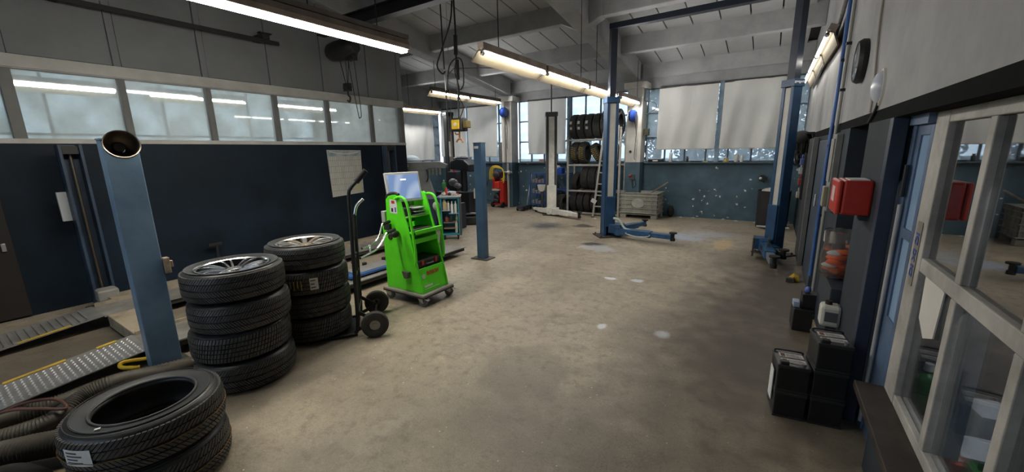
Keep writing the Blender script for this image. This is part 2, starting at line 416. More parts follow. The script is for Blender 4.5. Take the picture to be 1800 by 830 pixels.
steel_window('added_front_window', -5.6, -0.7, -3.5, 'x', [0.5, 1.2, 1.9, 2.6, 3.4], 0.7)  # last one: unseen glazing added behind the camera to light the near floor
# steel window posts between the blinds
m_postblue = M('pale_blue_post', (0.24, 0.33, 0.42), 0.5, var=0.2, scale=5)
pw = MB(); pw.box(-1.10, -1.02, 10.02, 10.12, 1.29, 3.0); pw.box(-8.165, -8.09, 10.02, 10.12, 1.29, 3.0); pw.box(-4.72, -4.66, 10.05, 10.12, 1.29, 3.0)
pw.build('trim_1', m_postblue, kind='structure')
# grey board closing the lowest pane beside the left column
MB().box(-6.98, -6.64, 10.10, 10.13, 1.30, 1.88).build('trim_2', M('grey_board', (0.22, 0.20, 0.18), 0.8, var=0.2, scale=6), kind='structure')

# ------------------------------------------------------------------ far left outer wall
ow = MB()
ow.cur = 0; ow.box(-9.5, -9.3, -3.4, 10.3, 0, 1.0); ow.box(-9.5, -9.3, 5.7, 10.3, 1.0, 1.29)
ow.cur = 1; ow.box(-9.5, -9.3, 5.7, 6.0, 1.29, 3.4)
ow.prism([(-3.4, 3.3), (5.7, 3.3), (5.7, 3.0), (10.3, 3.0), (10.3, roofz(10.3)+0.08), (-3.4, roofz(-3.4)+0.08)], -9.5, -9.3, 'x')
ow.build('wall_far_left', [m_backpaint, m_white], kind='structure')
# closing wall of the side room
pz = MB(); pz.cur = 0; pz.box(-9.3, -6.5, 5.78, 5.86, 0, 1.77); pz.cur = 1; pz.box(-9.3, -6.5, 5.78, 5.86, 1.77, roofz(5.8)+0.06)
pz.build('wall_side_room', [m_navy, m_white], kind='structure')

# ------------------------------------------------------------------ left partition with glazing
lw = MB(); lw.box(-6.5, -6.4, -3.4, 5.86, 0, 1.775)
wall_left = lw.build('wall_left', m_navy, kind='structure')
MU = [(-3.4, 0.1), (-2.55, 0.08), (-1.7, 0.08), (-0.85, 0.08), (-0.05, 0.08), (0.765, 0.09), (1.615, 0.065), (2.47, 0.065), (3.33, 0.065), (4.185, 0.065), (5.075, 0.065), (5.80, 0.1)]
fr = MB(); fr.box(-6.52, -6.385, -3.4, 5.86, 1.775, 1.825)
fr.build('window_rail', m_frame, wall_left, bev=0.004)
MB().box(-6.52, -6.39, -3.4, 5.86, 2.505, 2.64).build('head_rail', m_frame, wall_left, bev=0.004)
MB().box(-6.40, -6.365, -3.4, 5.86, 2.515, 2.53).build('head_bead', m_frame, wall_left)
for (y, wd) in MU:
    MB().box(-6.51, -6.392, y-wd/2, y+wd/2, 1.80, 2.52).build('mullion', M('mullion_grey', (0.16, 0.16, 0.155), 0.6, var=0.1), wall_left, bev=0.003)
    MB().box(-6.47, -6.393, y-wd/2, y+wd/2, 2.62, roofz(y)-0.02).build('batten', m_panel, wall_left, bev=0.003)
for (ya, wa), (yb, wb) in zip(MU[:-1], MU[1:]):
    a, b = ya+wa/2, yb-wb/2
    MB().box(-6.455, -6.449, a, b, 1.82, 2.51).build('pane', m_pglass, wall_left)
    pm = MB(); pm.prism([(a+0.006, 2.645), (b-0.006, 2.645), (b-0.006, roofz(b)), (a+0.006, roofz(a))], -6.46, -6.408, 'x')
    pm.build('wall_panel', m_panel, wall_left, bev=0.004)
# dark door in the partition near the camera edge
m_brownblack = M('brown_black_door', (0.016, 0.012, 0.011), 0.55, var=0.3, scale=3)
d2 = bpy.data.objects.new('door_2', None); COL.objects.link(d2); d2['kind'] = 'structure'
MB().box(-6.40, -6.36, -0.75, 0.52, 0.02, 1.74).build('door_leaf', m_brownblack, d2, bev=0.006)
MB().box(-6.36, -6.335, 0.44, 0.47, 0.72, 0.80).build('latch_plate', M('galvanised', (0.5, 0.5, 0.5), 0.4, 0.8), d2, bev=0.003)

# ------------------------------------------------------------------ right wall
rw = MB()
rw.cur = 1
rw.prism([(-3.4, 1.80), (10.3, 1.80), (10.3, roofz(10.3)+0.08), (-3.4, roofz(-3.4)+0.08)], 0.5, 0.8, 'x')
rw.cur = 2
rw.box(0.5, 0.8, -3.4, 4.75, 1.735, 1.80); rw.box(0.5, 0.8, 4.75, 10.3, 1.72, 1.80)
rw.cur = 0
rw.box(0.5, 0.8, -3.4, 0.85, 0, 1.735)
rw.box(0.535, 0.64, 0.85, 2.40, 0, 0.40)
rw.box(0.5, 0.8, 2.87, 3.45, 0, 1.735)
rw.box(0.5, 0.8, 4.2, 4.75, 0, 1.735)
rw.box(0.5, 0.8, 4.75, 10.3, 0, 1.72)
rw.cur = 2
rw.box(1.05, 1.15, 3.40, 4.25, 0, 1.8); rw.box(0.8, 1.1, 3.38, 3.45, 0, 1.8); rw.box(0.8, 1.1, 4.2, 4.27, 0, 1.8); rw.box(0.8, 1.1, 3.45, 4.2, 1.735, 1.8)
wall_right = rw.build('wall_right', [m_tealpil, m_white, m_band], kind='structure', fix=False)
# office room behind the glazing
m_office = M('office_wall', (0.030, 0.037, 0.052), 0.7, var=0.12, scale=2)
of = MB(); of.box(2.4, 2.5, -1.2, 3.1, 0, 2.6); of.box(0.8, 2.5, 3.02, 3.12, 0, 2.6); of.box(0.8, 2.5, -1.2, -1.1, 0, 2.6); of.box(0.8, 2.5, -1.2, 3.1, 2.5, 2.6)
of.build('wall_office', m_office, kind='structure')
# front wall behind the camera, opened for the added glazing
fw_ = MB(); zt_ = roofz(-3.4)+0.1
fw_.box(-9.5, -5.6, -3.6, -3.4, 0, zt_); fw_.box(-0.7, 0.8, -3.6, -3.4, 0, zt_); fw_.box(-5.6, -0.7, -3.6, -3.4, 3.4, zt_); fw_.box(-5.6, -0.7, -3.6, -3.4, 0, 0.5)
fw_.build('wall_front', m_white, kind='structure', fix=False)

# glazed office window in the right wall
win = bpy.data.objects.new('window_6', None); COL.objects.link(win); win['kind'] = 'structure'
XW = 0.60
def fbar(y0, y1, z0, z1, d0=-0.012, d1=0.035, name='frame_bar', mat=None): MB().box(XW+d0, XW+d1, y0, y1, z0, z1).build(name, mat or m_oak, win, bev=0.004)
fbar(2.36, 2.515, 0.40, 1.735, -0.014, 0.04, 'frame_post')
fbar(0.85, 2.36, 1.685, 1.735, name='head_bar'); fbar(0.85, 2.36, 1.055, 1.115, name='transom'); fbar(0.85, 2.36, 0.40, 0.45, name='bottom_bar')
for y in (1.96, 1.50, 1.05):
    fbar(y-0.024, y+0.024, 1.115, 1.685, name='mullion'); fbar(y-0.024, y+0.024, 0.45, 1.055, name='mullion')
m_bluegrey = M('worn_blue_paint', (0.26, 0.36, 0.48), 0.45, var=0.3, scale=6, bump=0.05)
for y in (1.96, 1.50, 1.05):
    MB().box(XW+0.036, XW+0.085, y-0.024, y+0.024, 0.45, 1.055).build('mullion_lining', m_bluegrey, win)
ed = [2.36, 1.99, 1.93, 1.53, 1.47, 1.08, 1.02, 0.85]
for k in range(0, 8, 2):
    for (z0, z1) in ((0.45, 1.055), (1.115, 1.685)):
        MB().box(XW+0.01, XW+0.016, ed[k+1], ed[k], z0, z1).build('pane', m_oglass if z0 > 1 else m_oglow, win)
MB().box(0.47, 0.60, 0.85, 2.52, 0.365, 0.405).build('sill_board', M('dark_brown_sill', (0.035, 0.026, 0.02), 0.5, var=0.4, scale=8, bump=0.1), win, bev=0.004)

# narrow blue glazed door beside it
door = bpy.data.objects.new('door_1', None); COL.objects.link(door); door['kind'] = 'structure'
m_navyblue = M('navy_jamb', (0.018, 0.028, 0.055), 0.45, var=0.25, scale=4)
m_doorblue = M('blue_door_paint', (0.085, 0.13, 0.22), 0.45, var=0.25, scale=4, bump=0.04)
MB().box(0.497, 0.558, 2.80, 2.872, 0, 1.735).build('door_jamb', m_navyblue, door, bev=0.003)
MB().box(0.56, 0.66, 2.515, 2.80, 1.69, 1.735).build('door_head', m_doorblue, door)
MB().box(0.575, 0.60, 2.752, 2.80, 0, 1.69).build('door_frame', m_doorblue, door, bev=0.003)
MB().cyl((0.570, 2.752, 0.05), (0.570, 2.752, 1.30), 0.010).build('door_rod', M('worn_pale_rod', (0.42, 0.40, 0.40), 0.5, var=0.2), door, smooth=True)
MB().box(0.560, 0.574, 2.735, 2.76, 1.34, 1.50).build('door_hinge', m_black, door, bev=0.003)
dl = MB()
for (y0, y1, z0, z1) in ((2.70, 2.752, 0.0, 1.69), (2.515, 2.56, 0.0, 1.69), (2.56, 2.70, 1.64, 1.69), (2.56, 2.70, 1.14, 1.19), (2.56, 2.70, 0.0, 0.72)): dl.box(0.585, 0.61, y0, y1, z0, z1)
dl.build('door_leaf', m_doorblue, door, bev=0.003)
m_pale = M('pale_blue_lit_glass', (0.30, 0.45, 0.66), 0.12, var=0.08, scale=1.5, spec=0.8)  # pale blue base colour paints in the bright light on the panes
for (z0, z1) in ((0.72, 1.14), (1.19, 1.64)): MB().box(0.594, 0.600, 2.56, 2.70, z0, z1).build('pane', m_pale, door)
# ------------------------------------------------------------------ roller blinds
def cloth_mat(name, col):
    m = bpy.data.materials.new(name); m.use_nodes = True; N, L = nodes_of(m)
    for n in list(N): N.remove(n)
    out = N.new('ShaderNodeOutputMaterial'); d = N.new('ShaderNodeBsdfDiffuse'); t = N.new('ShaderNodeBsdfTranslucent'); mx = N.new('ShaderNodeMixShader')
    mx.inputs[0].default_value = 0.40
    tc = N.new('ShaderNodeTexCoord'); n = N.new('ShaderNodeTexNoise'); n.inputs['Scale'].default_value = 3; n.inputs['Detail'].default_value = 5
    mp = N.new('ShaderNodeMapping'); mp.inputs['Scale'].default_value = (1, 1, 0.35); L.new(tc.outputs['Object'], mp.inputs[0]); L.new(mp.outputs[0], n.inputs['Vector'])
    r = N.new('ShaderNodeValToRGB'); r.color_ramp.elements[0].position = 0.3; r.color_ramp.elements[1].position = 0.7
    r.color_ramp.elements[0].color = (*[c*0.88 for c in col], 1); r.color_ramp.elements[1].color = (*col, 1)
    L.new(n.outputs['Fac'], r.inputs[0]); L.new(r.outputs[0], d.inputs[0]); L.new(r.outputs[0], t.inputs[0])
    L.new(d.outputs[0], mx.inputs[1]); L.new(t.outputs[0], mx.inputs[2]); L.new(mx.outputs[0], out.inputs[0])
    MATS[name] = m; return m
m_blind = cloth_mat('beige_blind_cloth', (0.96, 0.95, 0.92))
m_alu = M('aluminium', (0.55, 0.55, 0.54), 0.4, 0.7, var=0.12, scale=8)
def blind(a0, a1, z0, z1, label, axis='x', fixed=9.99, amp=0.020, seed=0):
    rnd = random.Random(seed); b = thing('roller_blind', label, 'blind', ((a0+a1)/2, fixed, z0) if axis == 'x' else (fixed, (a0+a1)/2, z0), 0, 'roller blinds at the back windows')
    W, H = a1-a0, z1-z0; nx, nz = 48, 24; ph = [rnd.uniform(0, 6.3) for _ in range(6)]; tl = rnd.uniform(-0.5, 0.5)
    def dis(u, v):   # folds that fan out from the top corners and grow to the free lower edge
        x = u*W; g = (0.25+0.9*(1-v)**1.2)
        return amp*g*(math.sin(x*9+ph[0]+tl*v*5)+0.7*math.sin(x*16+ph[1]-v*4)+0.5*math.sin(x*5+v*9+ph[2])) + amp*0.8*math.sin(v*5+ph[3])*math.sin(u*3.1)
    mb = MB()
    for side in (0, 0.0025):
        for j in range(nz+1):
            for i in range(nx+1):
                u, v = i/nx, j/nz; q = dis(u, v)+side
                sag = -0.012*math.sin(u*PI)*(1-v) if seed % 2 else 0.0
                pz_ = v*H+sag
                mb.v.append((-W/2+u*W, q, pz_) if axis == 'x' else (q, -W/2+u*W, pz_))
    o2 = (nx+1)*(nz+1)
    for o in (0, o2):
        for j in range(nz):
            for i in range(nx):
                a = o+j*(nx+1)+i; mb.face((a, a+1, a+nx+2, a+nx+1))
    mb.build('blind_cloth', m_blind, b, smooth=True, fix=False)
    t = MB(); bb = MB()
    if axis == 'x': t.cyl((-W/2, 0.0, H+0.012), (W/2, 0.0, H+0.012), 0.022); bb.box(-W/2, W/2, -0.006, 0.01, -0.012, 0.008)
    else: t.cyl((0, -W/2, H+0.012), (0, W/2, H+0.012), 0.022); bb.box(-0.006, 0.01, -W/2, W/2, -0.012, 0.008)
    t.build('roller', M('dark_roller', (0.05, 0.05, 0.05), 0.6), b, smooth=True)
    bb.build('bottom_bar', M('blind_bar', (0.5, 0.47, 0.42), 0.7), b)
    return b
blind(-2.35, -1.11, 1.59, 2.97, 'beige roller blind pulled low just right of the right white column', seed=2)
blind(-1.01, 0.10, 1.585, 2.97, 'rumpled beige roller blind with long creases behind the right lift post', seed=5, amp=0.036)
blind(-5.90, -4.73, 1.53, 2.97, 'beige roller blind behind the grey lift post', seed=4)
blind(-9.20, -8.17, 1.49, 2.96, 'beige roller blind in the far left corner behind the yellow hoist', seed=6)
blind(-8.08, -6.97, 1.47, 2.96, 'beige roller blind left of the column with the red welding cart', seed=8)
blind(6.9, 9.68, 1.40, 2.85, 'grey-white roller blind on the far left side wall', 'y', -9.27, seed=3)

# ------------------------------------------------------------------ fluorescent lamps
m_tube = emit_mat('lit_tube', (1.0, 0.97, 0.92), 42.0)
m_tubecool = emit_mat('lit_tube_cool', (1.0, 0.98, 0.96), 42.0)
m_tubewall = emit_mat('lit_wall_tube', (1.0, 0.96, 0.88), 12.0)
m_house2 = M('lamp_rail', (0.16, 0.13, 0.11), 0.5, 0.2, var=0.2, scale=6)
m_house = M('lamp_housing', (0.30, 0.24, 0.20), 0.5, 0.2, var=0.2, scale=6)
m_housed = M('dark_lamp_housing', (0.09, 0.07, 0.055), 0.5, 0.2, var=0.2, scale=6)
m_refl = M('aged_reflector', (0.075, 0.062, 0.040), 0.7, var=0.05, spec=0.1)
m_cap = M('lamp_cap', (0.62, 0.58, 0.52), 0.5)
def lamp(name, label, p, length, group, style='open', house=None, tube=None, chains=None, flip=1):
    """lamp runs along +Y from p; p.z is the underside"""
    o = thing(name, label, 'lamp', p, 0, group); L_ = length; house = house or m_house; tube = tube or m_tube
    if style == 'open':
        h = MB(); h.prism([(-0.05, 0.11), (-0.035, 0.17), (0.035, 0.17), (0.055, 0.11), (0.02, 0.095), (-0.02, 0.095)], 0.01, L_-0.01, 'y'); h.build('housing', house, o)
        for s in (-1, 1):   # sloping reflector wings
            r = MB(); r.prism([(s*0.045, 0.112), (s*0.125, 0.03), (s*0.128, 0.0), (s*0.120, 0.0), (s*0.117, 0.028), (s*0.035, 0.108)], 0.0, L_, 'y'); r.build('reflector', m_refl if s < 0 else m_refl, o)
        t = MB(); t.cyl((0.0, 0.05, 0.055), (0.0, L_-0.05, 0.055), 0.014, n=12); t.build('tube', tube, o, smooth=True)
    elif style == 'side':     # inverted trough: long cream wing on the far side (-s), short lip on the near side
        s = flip
        h = MB(); h.prism([(-s*0.035, 0.085), (-s*0.045, 0.165), (s*0.035, 0.165), (s*0.038, 0.085)], 0.01, L_-0.01, 'y'); h.build('housing', house, o)
        r = MB(); r.prism([(s*0.032, 0.080), (s*0.032, 0.088), (s*0.03, 0.088), (-s*0.03, 0.088), (-s*0.120, -0.018), (-s*0.112, -0.022), (-s*0.026, 0.080), (s*0.028, 0.080)], 0.0, L_, 'y'); r.build('reflector', m_refl, o)
        bk = MB(); bk.prism([(-s*0.034, 0.092), (-s*0.125, -0.016), (-s*0.122, -0.018), (-s*0.031, 0.089)], 0.0, L_, 'y'); bk.build('reflector_back', house, o)
        t = MB(); t.cyl((s*0.018, 0.05, 0.052), (s*0.018, L_-0.05, 0.052), 0.018, n=12); t.build('tube', tube, o, smooth=True)
    elif style == 'box':
        h = MB(); h.prism([(-0.075, 0.030), (-0.085, 0.075), (-0.06, 0.13), (0.06, 0.13), (0.085, 0.075), (0.075, 0.030)], 0.0, L_, 'y'); h.build('housing', house, o)
        h2 = MB(); h2.box(-0.045, 0.045, 0.0, L_+(0.03 if chains and len(chains) > 1 else 0), 0.145, 0.19); h2.box(-0.03, 0.03, 0.0, L_, 0.13, 0.145); h2.build('mounting_rail', m_house2, o)
        t = MB(); t.prism([(-0.055, 0.030), (-0.050, 0.006), (-0.035, 0.0), (0.035, 0.0), (0.050, 0.006), (0.055, 0.030)], 0.0, L_-0.01, 'y'); t.build('diffuser', M_box, o)
    for y in (0.0, L_-0.03):
        c = MB(); x = flip*0.018 if style == 'side' else 0.0; z = 0.052
        if style != 'box': c.cyl((x, y, z), (x, y+0.035, z), 0.022, n=12); c.box(x-0.012, x+0.012, y, y+0.02, z, z+0.05); c.build('tube_holder', m_cap, o, smooth=True)
    for cy in (chains or []):
        ztop = roofz(p[1]+cy)-p[2]-0.02; k = MB(); k.cyl((0.0, cy, 0.14), (-0.01, cy, ztop), 0.006, n=6); k.build('hanger', m_black, o, smooth=True)
    return o
M_box = emit_mat('lit_diffuser', (1.0, 0.945, 0.82), 29.0)
g1 = 'long fluorescent lamp over the wheel stacks'
lamp('fluorescent_lamp', 'long warm lit box lamp at top left, end nearest the hoist cables', (-3.60, 1.72, 2.71), 1.66, g1, 'box', chains=[0.55, 1.3])
lamp('fluorescent_lamp', 'long warm lit box lamp continuing out of the top left frame edge', (-3.60, 0.02, 2.71), 1.70, g1, 'box', chains=[0.5])
g2 = 'hanging lamp row down the middle aisle'
for (y0, ln, lb) in ((3.62, 1.44, 'hanging open lamp of the middle row, nearest to the camera'), (5.10, 1.48, 'second hanging open lamp of the middle row from the camera'),
                     (6.62, 1.40, 'third hanging open lamp of the middle row, left of the blue lift post'), (8.30, 1.30, 'last hanging lamp of the middle row in front of the right column')):
    lamp('fluorescent_lamp', lb, (-2.72, y0, 2.58), ln, g2, 'side', chains=[0.35] if y0 in (3.62, 6.62) else [1.2])
g3 = 'lamp row toward the left column'
lamp('fluorescent_lamp', 'dark housed hanging lamp above the yellow hoist, near half of its row', (-6.42, 6.70, 2.86), 1.32, g3, 'side', m_housed, chains=[0.15])
lamp('fluorescent_lamp', 'dark housed hanging lamp ending at the left column', (-6.42, 8.06, 2.86), 1.32, g3, 'side', m_housed, m_tubecool, chains=[1.1])
lamp('fluorescent_lamp', 'brown housed hanging lamp just beyond the end of the left partition', (-8.55, 7.55, 2.74), 1.75, None, 'side', m_house, m_tubecool, chains=[0.5, 1.4])
g4 = 'lamp row high along the right wall'
for (y0, lb) in ((5.65, 'bare bright wall lamp high on the right wall, nearest of its row'), (6.95, 'middle bright wall lamp high on the right wall'), (8.25, 'farthest bright wall lamp on the right wall near the back window')):
    o = lamp('fluorescent_lamp', lb, (0.36, y0, 2.70), 1.25, g4, 'side', m_house, m_tubewall, flip=-1); o.rotation_euler = (0, math.radians(20), 0)
    MB().box(0.02, 0.14, 0.5, 0.56, 0.12, 0.15).build('wall_bracket', m_black, o)
g5 = 'lamps in the side room behind the partition glass'
for (x, y0, lb) in ((-8.1, 0.6, 'strip lamp in the side room seen through the nearest partition panes'), (-8.1, 2.3, 'strip lamp in the side room seen through the middle partition panes'), (-8.1, 4.1, 'strip lamp in the side room near the far partition panes')):
    lamp('strip_lamp', lb, (x, y0, 2.50), 1.4, g5, 'side', M('pale_housing', (0.6, 0.6, 0.6), 0.5), m_tubecool, chains=[0.2, 1.2])

# ------------------------------------------------------------------ two-post lifts
m_lblue = M('lift_blue', (0.015, 0.058, 0.135), 0.4, var=0.25, scale=5, bump=0.03)
m_lblue2 = M('lift_arm_blue', (0.022, 0.085, 0.19), 0.4, var=0.3, scale=7, bump=0.03)
m_ldark = M('lift_dark', (0.010, 0.016, 0.030), 0.45, var=0.2, scale=5)
m_strip = M('grey_cover_strip', (0.50, 0.485, 0.44), 0.6, var=0.15, scale=3)
m_lgrey = M('lift_grey', (0.075, 0.08, 0.08), 0.5, var=0.2, scale=5)
m_lpale = M('lift_pale_grey', (0.72, 0.70, 0.64), 0.55, var=0.18, scale=5)
m_base = M('dirty_base_plate', (0.07, 0.065, 0.06), 0.6, 0.3, var=0.3, scale=9)
m_rub = M('rubber_pad', (0.012, 0.012, 0.012), 0.8)
def arm(root, p0, p1, z, w=0.11, h=0.10, mat=None, mat2=None, guard=False):
    """telescopic arm with an inner tube and a pad; built from p0 (pivot) to p1 (pad)"""
    p0, p1 = Vector((*p0, z)), Vector((*p1, z)); d = (p1-p0).normalized(); Ln = (p1-p0).length
    a = MB(); a.bar(p0, p0+d*Ln*0.62, w, h); a.cyl(p0-Vector((0, 0, h*0.7)), p0+Vector((0, 0, h*0.75)), w*0.62, n=16)
    ao = a.build('arm', mat, root, bev=0.006)
    b = MB(); b.bar(p0+d*Ln*0.55, p1-d*0.02, w*0.72, h*0.72); b.build('inner_tube', mat2 or mat, ao, bev=0.005)
    c = MB(); c.cyl(p1-Vector((0, 0, h*0.6)), p1+Vector((0, 0, h*0.55)), 0.028, n=12); c.cyl(p1+Vector((0, 0, h*0.55)), p1+Vector((0, 0, h*0.55+0.022)), 0.062, n=18); c.cyl(p1-Vector((0, 0, h*0.6)), p1-Vector((0, 0, h*0.2)), 0.04, n=12)
    c.build('pad', m_rub, ao, smooth=True)
    if guard:
        s = Vector((0, 0, 1)).cross(d)*-1
        pts = [p0+d*0.18+s*(w*0.55), p0+d*0.2+s*(w*0.55+0.06)-Vector((0, 0, 0.01)), p0+d*Ln*0.42+s*(w*0.55+0.09)-Vector((0, 0, 0.035)), p0+d*Ln*0.60+s*(w*0.55+0.05)-Vector((0, 0, 0.02)), p0+d*Ln*0.62+s*(w*0.5)]
        g = MB(); g.tube(smooth_path(pts, 6), 0.010, 8); g.build('foot_guard', M('guard_grey', (0.45, 0.46, 0.46), 0.4, 0.4), ao, smooth=True)
    return ao
lift = thing('two_post_lift', 'blue two-post car lift with grey cover strips and an overhead crossbar', 'car lift', (0, 0, 0))
def lift_post(root, xc, yc, side, h, top, mats, rz=0.0, capmat=None, w=0.16, d=0.175):
    """C-section post open towards +side in local X, turned by rz towards the bay"""
    mb_, md, ms = mats
    xb = -side*w/2; xf = side*w/2
    p = MB()
    p.box(min(xb, xb+side*0.03), max(xb, xb+side*0.03), -d/2, d/2, 0.02, h)
    for s in (-1, 1):
        ys = s*d/2; p.box(min(xb, xf), max(xb, xf), min(ys, ys-s*0.02), max(ys, ys-s*0.02), 0.02, h)
        p.box(min(xf, xf-side*0.02), max(xf, xf-side*0.02), min(ys, ys-s*0.045), max(ys, ys-s*0.045), 0.02, h)
    po = p.build('post', mb_, root, loc=(xc, yc, 0), rot=(0, 0, rz), bev=0.004)
    s_ = MB(); s_.box(min(xf-side*0.012, xf-side*0.035), max(xf-side*0.012, xf-side*0.035), -d*0.27, d*0.27, 0.76, h-0.02); s_.build('cover_strip', ms, po)
    k = MB(); k.box(min(xf-side*0.12, xf+side*0.03), max(xf-side*0.12, xf+side*0.03), -d*0.43, d*0.43, 0.20, 0.76); k.build('carriage', mb_ if ms is m_strip else ms, po, bev=0.006)
    cp = MB(); cp.box(-w/2-0.015, w/2+0.015, -d/2-0.015, d/2+0.015, h-0.01, h+0.09); cp.build('top_cap', capmat or mb_, po, bev=0.006)
    b = MB(); b.box(-0.20, 0.20, -0.22, 0.20, 0, 0.02)
    b.build('base_plate', m_base, po)
    for bx_ in (-0.16, 0.16):
        for by_ in (-0.18, 0.16): MB().cyl((bx_, by_, 0.02), (bx_, by_, 0.045), 0.016, n=6).build('anchor_bolt', m_base, po)
    if top:
        t = MB(); t.box(-0.055, 0.055, -0.055, 0.055, h+0.09, top); t.build('extension', md, po, bev=0.003)
    return po
MS = (m_lblue, m_ldark, m_strip)
lp = lift_post(lift, -2.50, 7.16, 1, 2.42, 3.68, MS, math.radians(-50), w=0.19, d=0.21)
rp = lift_post(lift, 0.14, 7.05, -1, 2.42, 3.68, MS, math.radians(50))
np_ = MB(); np_.box(-0.085, 0.075, -0.003, 0, -0.008, 0.012); np_.box(-0.10, -0.07, -0.003, 0, -0.02, 0.012); np_.box(0.05, 0.085, -0.003, 0, 0.0, 0.02); np_.box(-0.02, 0.01, -0.003, 0, -0.022, -0.008)
np_.build('maker_mark', M('pale_plate', (0.55, 0.56, 0.57), 0.5), rp, loc=(0.0, -0.103, 2.468))
cb = MB(); cb.bar((-2.55, 7.14, 3.66), (0.18, 7.07, 3.66), 0.13, 0.09); cb.build('crossbar', m_ldark, lift, bev=0.004)
hub1 = MB(); hub1.box(-2.45, -2.22, 7.05, 7.30, 0.08, 0.25); hub1.build('arm_bracket', m_lblue, lift, bev=0.008)
arm(lift, (-2.26, 7.10), (-1.29, 6.98), 0.13, 0.14, 0.11, m_lblue2, m_lblue2, guard=True)
arm(lift, (-2.26, 7.26), (-2.02, 7.98), 0.15, 0.12, 0.10, m_lblue2)
yk = MB(); yk.tube(smooth_path([(-2.36, 7.08, 0.36), (-2.25, 7.05, 0.34), (-2.15, 7.06, 0.20), (-2.05, 7.06, 0.165)], 5), 0.022, 8); yk.build('arm_lock_lever', M('lever_pale_green', (0.45, 0.55, 0.52), 0.5), lift, smooth=True)
hub2 = MB(); hub2.box(-0.12, 0.12, 6.90, 7.14, 0.08, 0.25); hub2.build('arm_bracket', m_lblue, lift, bev=0.008)
arm(lift, (0.03, 6.92), (0.145, 5.90), 0.15, 0.13, 0.12, m_lblue2, M('arm_worn_grey', (0.20, 0.23, 0.26), 0.4, 0.5, var=0.2))
arm(lift, (0.03, 7.06), (0.26, 6.50), 0.13, 0.11, 0.10, m_lblue2, M('arm_worn_grey', (0.2, 0.23, 0.26)))
fm = MB()
for s in (-0.09, 0.09): fm.box(-0.02+s-0.012, -0.02+s+0.012, 6.55, 6.78, 0.05, 0.32)
fm.build('arm_fork', m_base, lift, bev=0.003)

lift2 = thing('two_post_lift', 'older grey two-post car lift with pale cover strip near the tyre rack', 'car lift', (0, 0, 0))
MG = (m_lgrey, m_lgrey, m_lpale)
q1 = lift_post(lift2, -4.66, 9.02, 1, 2.44, None, MG, math.radians(-58), w=0.22, d=0.27)
q2 = lift_post(lift2, -8.02, 9.02, 1, 2.66, None, (m_black, m_black, M('brown_strip', (0.20, 0.175, 0.14), 0.6, var=0.2)), math.radians(-20), w=0.20, d=0.22)
MB().cyl((0, 0, 2.5), (0, 0, roofz(9.02)), 0.018, n=8).build('supply_pipe', m_lgrey, q1, smooth=True)
h3 = MB(); h3.box(-4.72, -4.42, 8.80, 9.0, 0.06, 0.2); h3.build('arm_bracket', m_lpale, lift2, bev=0.006)
arm(lift2, (-4.46, 8.86), (-3.68, 8.56), 0.11, 0.15, 0.11, m_lpale, m_lpale)
arm(lift2, (-4.62, 8.86), (-5.28, 9.22), 0.10, 0.12, 0.10, m_lpale, m_lpale)

# ------------------------------------------------------------------ four-post alignment lift on the left
m_post4 = M('worn_blue_post', (0.11, 0.185, 0.28), 0.42, col2=(0.20, 0.30, 0.41), scale=3, t0=0.3, t1=0.7, bump=0.05, bscale=12)
m_deckm = M('worn_runway_steel', (0.17, 0.155, 0.135), 0.5, 0.25, col2=(0.36, 0.35, 0.33), scale=4, t0=0.3, t1=0.7, rvar=0.12)
m_side = M('runway_side', (0.028, 0.023, 0.020), 0.6, var=0.3, scale=6)
m_plate = M('chequer_plate_steel', (0.22, 0.215, 0.205), 0.38, 0.35, col2=(0.36, 0.355, 0.345), scale=5, t0=0.3, t1=0.7)
m_yel = M('yellow_edge_paint', (0.55, 0.36, 0.05), 0.6, col2=(0.22, 0.16, 0.07), scale=9, t0=0.5, t1=0.75)
m_beige = M('chipped_beige_paint', (0.36, 0.30, 0.22), 0.65, col2=(0.20, 0.165, 0.125), scale=6, t0=0.45, t1=0.7)
l4 = thing('four_post_lift', 'low four-post wheel alignment lift with blue posts and chequer-plate ramps', 'car lift', (0, 0, 0))
def post4(x0, x1, y0, y1, h, mat, label=None):
    p = MB(); p.box(x0, x1, y0, y1, 0.012, h); o = p.build('post', mat, l4, bev=0.006, label=label)
    MB().box(x0-0.08, x1+0.08, y0-0.06, y1+0.06, 0, 0.014).build('base_plate', m_base, o)
    MB().box(x0-0.004, x1+0.004, y0-0.004, y1+0.004, h-0.004, h+0.006).build('cap', mat, o)
    return o
pa = post4(-3.875, -3.77, 0.785, 0.972, 1.735, m_post4)
pb_ = post4(-3.67, -3.53, 4.64, 4.75, 1.735, M('dark_blue_post', (0.028, 0.066, 0.125), 0.42, col2=(0.05, 0.10, 0.17), scale=3))  # far post in a darker blue than the near one
MB().box(-3.65, -3.58, 4.632, 4.64, 1.655, 1.69).build('type_label', M('pale_label', (0.6, 0.62, 0.62), 0.5), pb_)
MB().box(-0.012, 0.012, -0.04, 0.04, -0.075, 0.075).build('access_plate', M('worn_plate', (0.42, 0.38, 0.33), 0.6, var=0.2), pb_, bev=0.004, loc=(-3.682, 4.68, 1.0))
cl = MB(); cl.box(-3.80, -3.75, 0.973, 1.01, 0.75, 0.87); cl.box(-3.79, -3.76, 0.98, 1.03, 0.79, 0.84); cl.build('locking_catch', M('brass_catch', (0.42, 0.33, 0.24), 0.5, 0.3, var=0.3, scale=20), pa, bev=0.004)
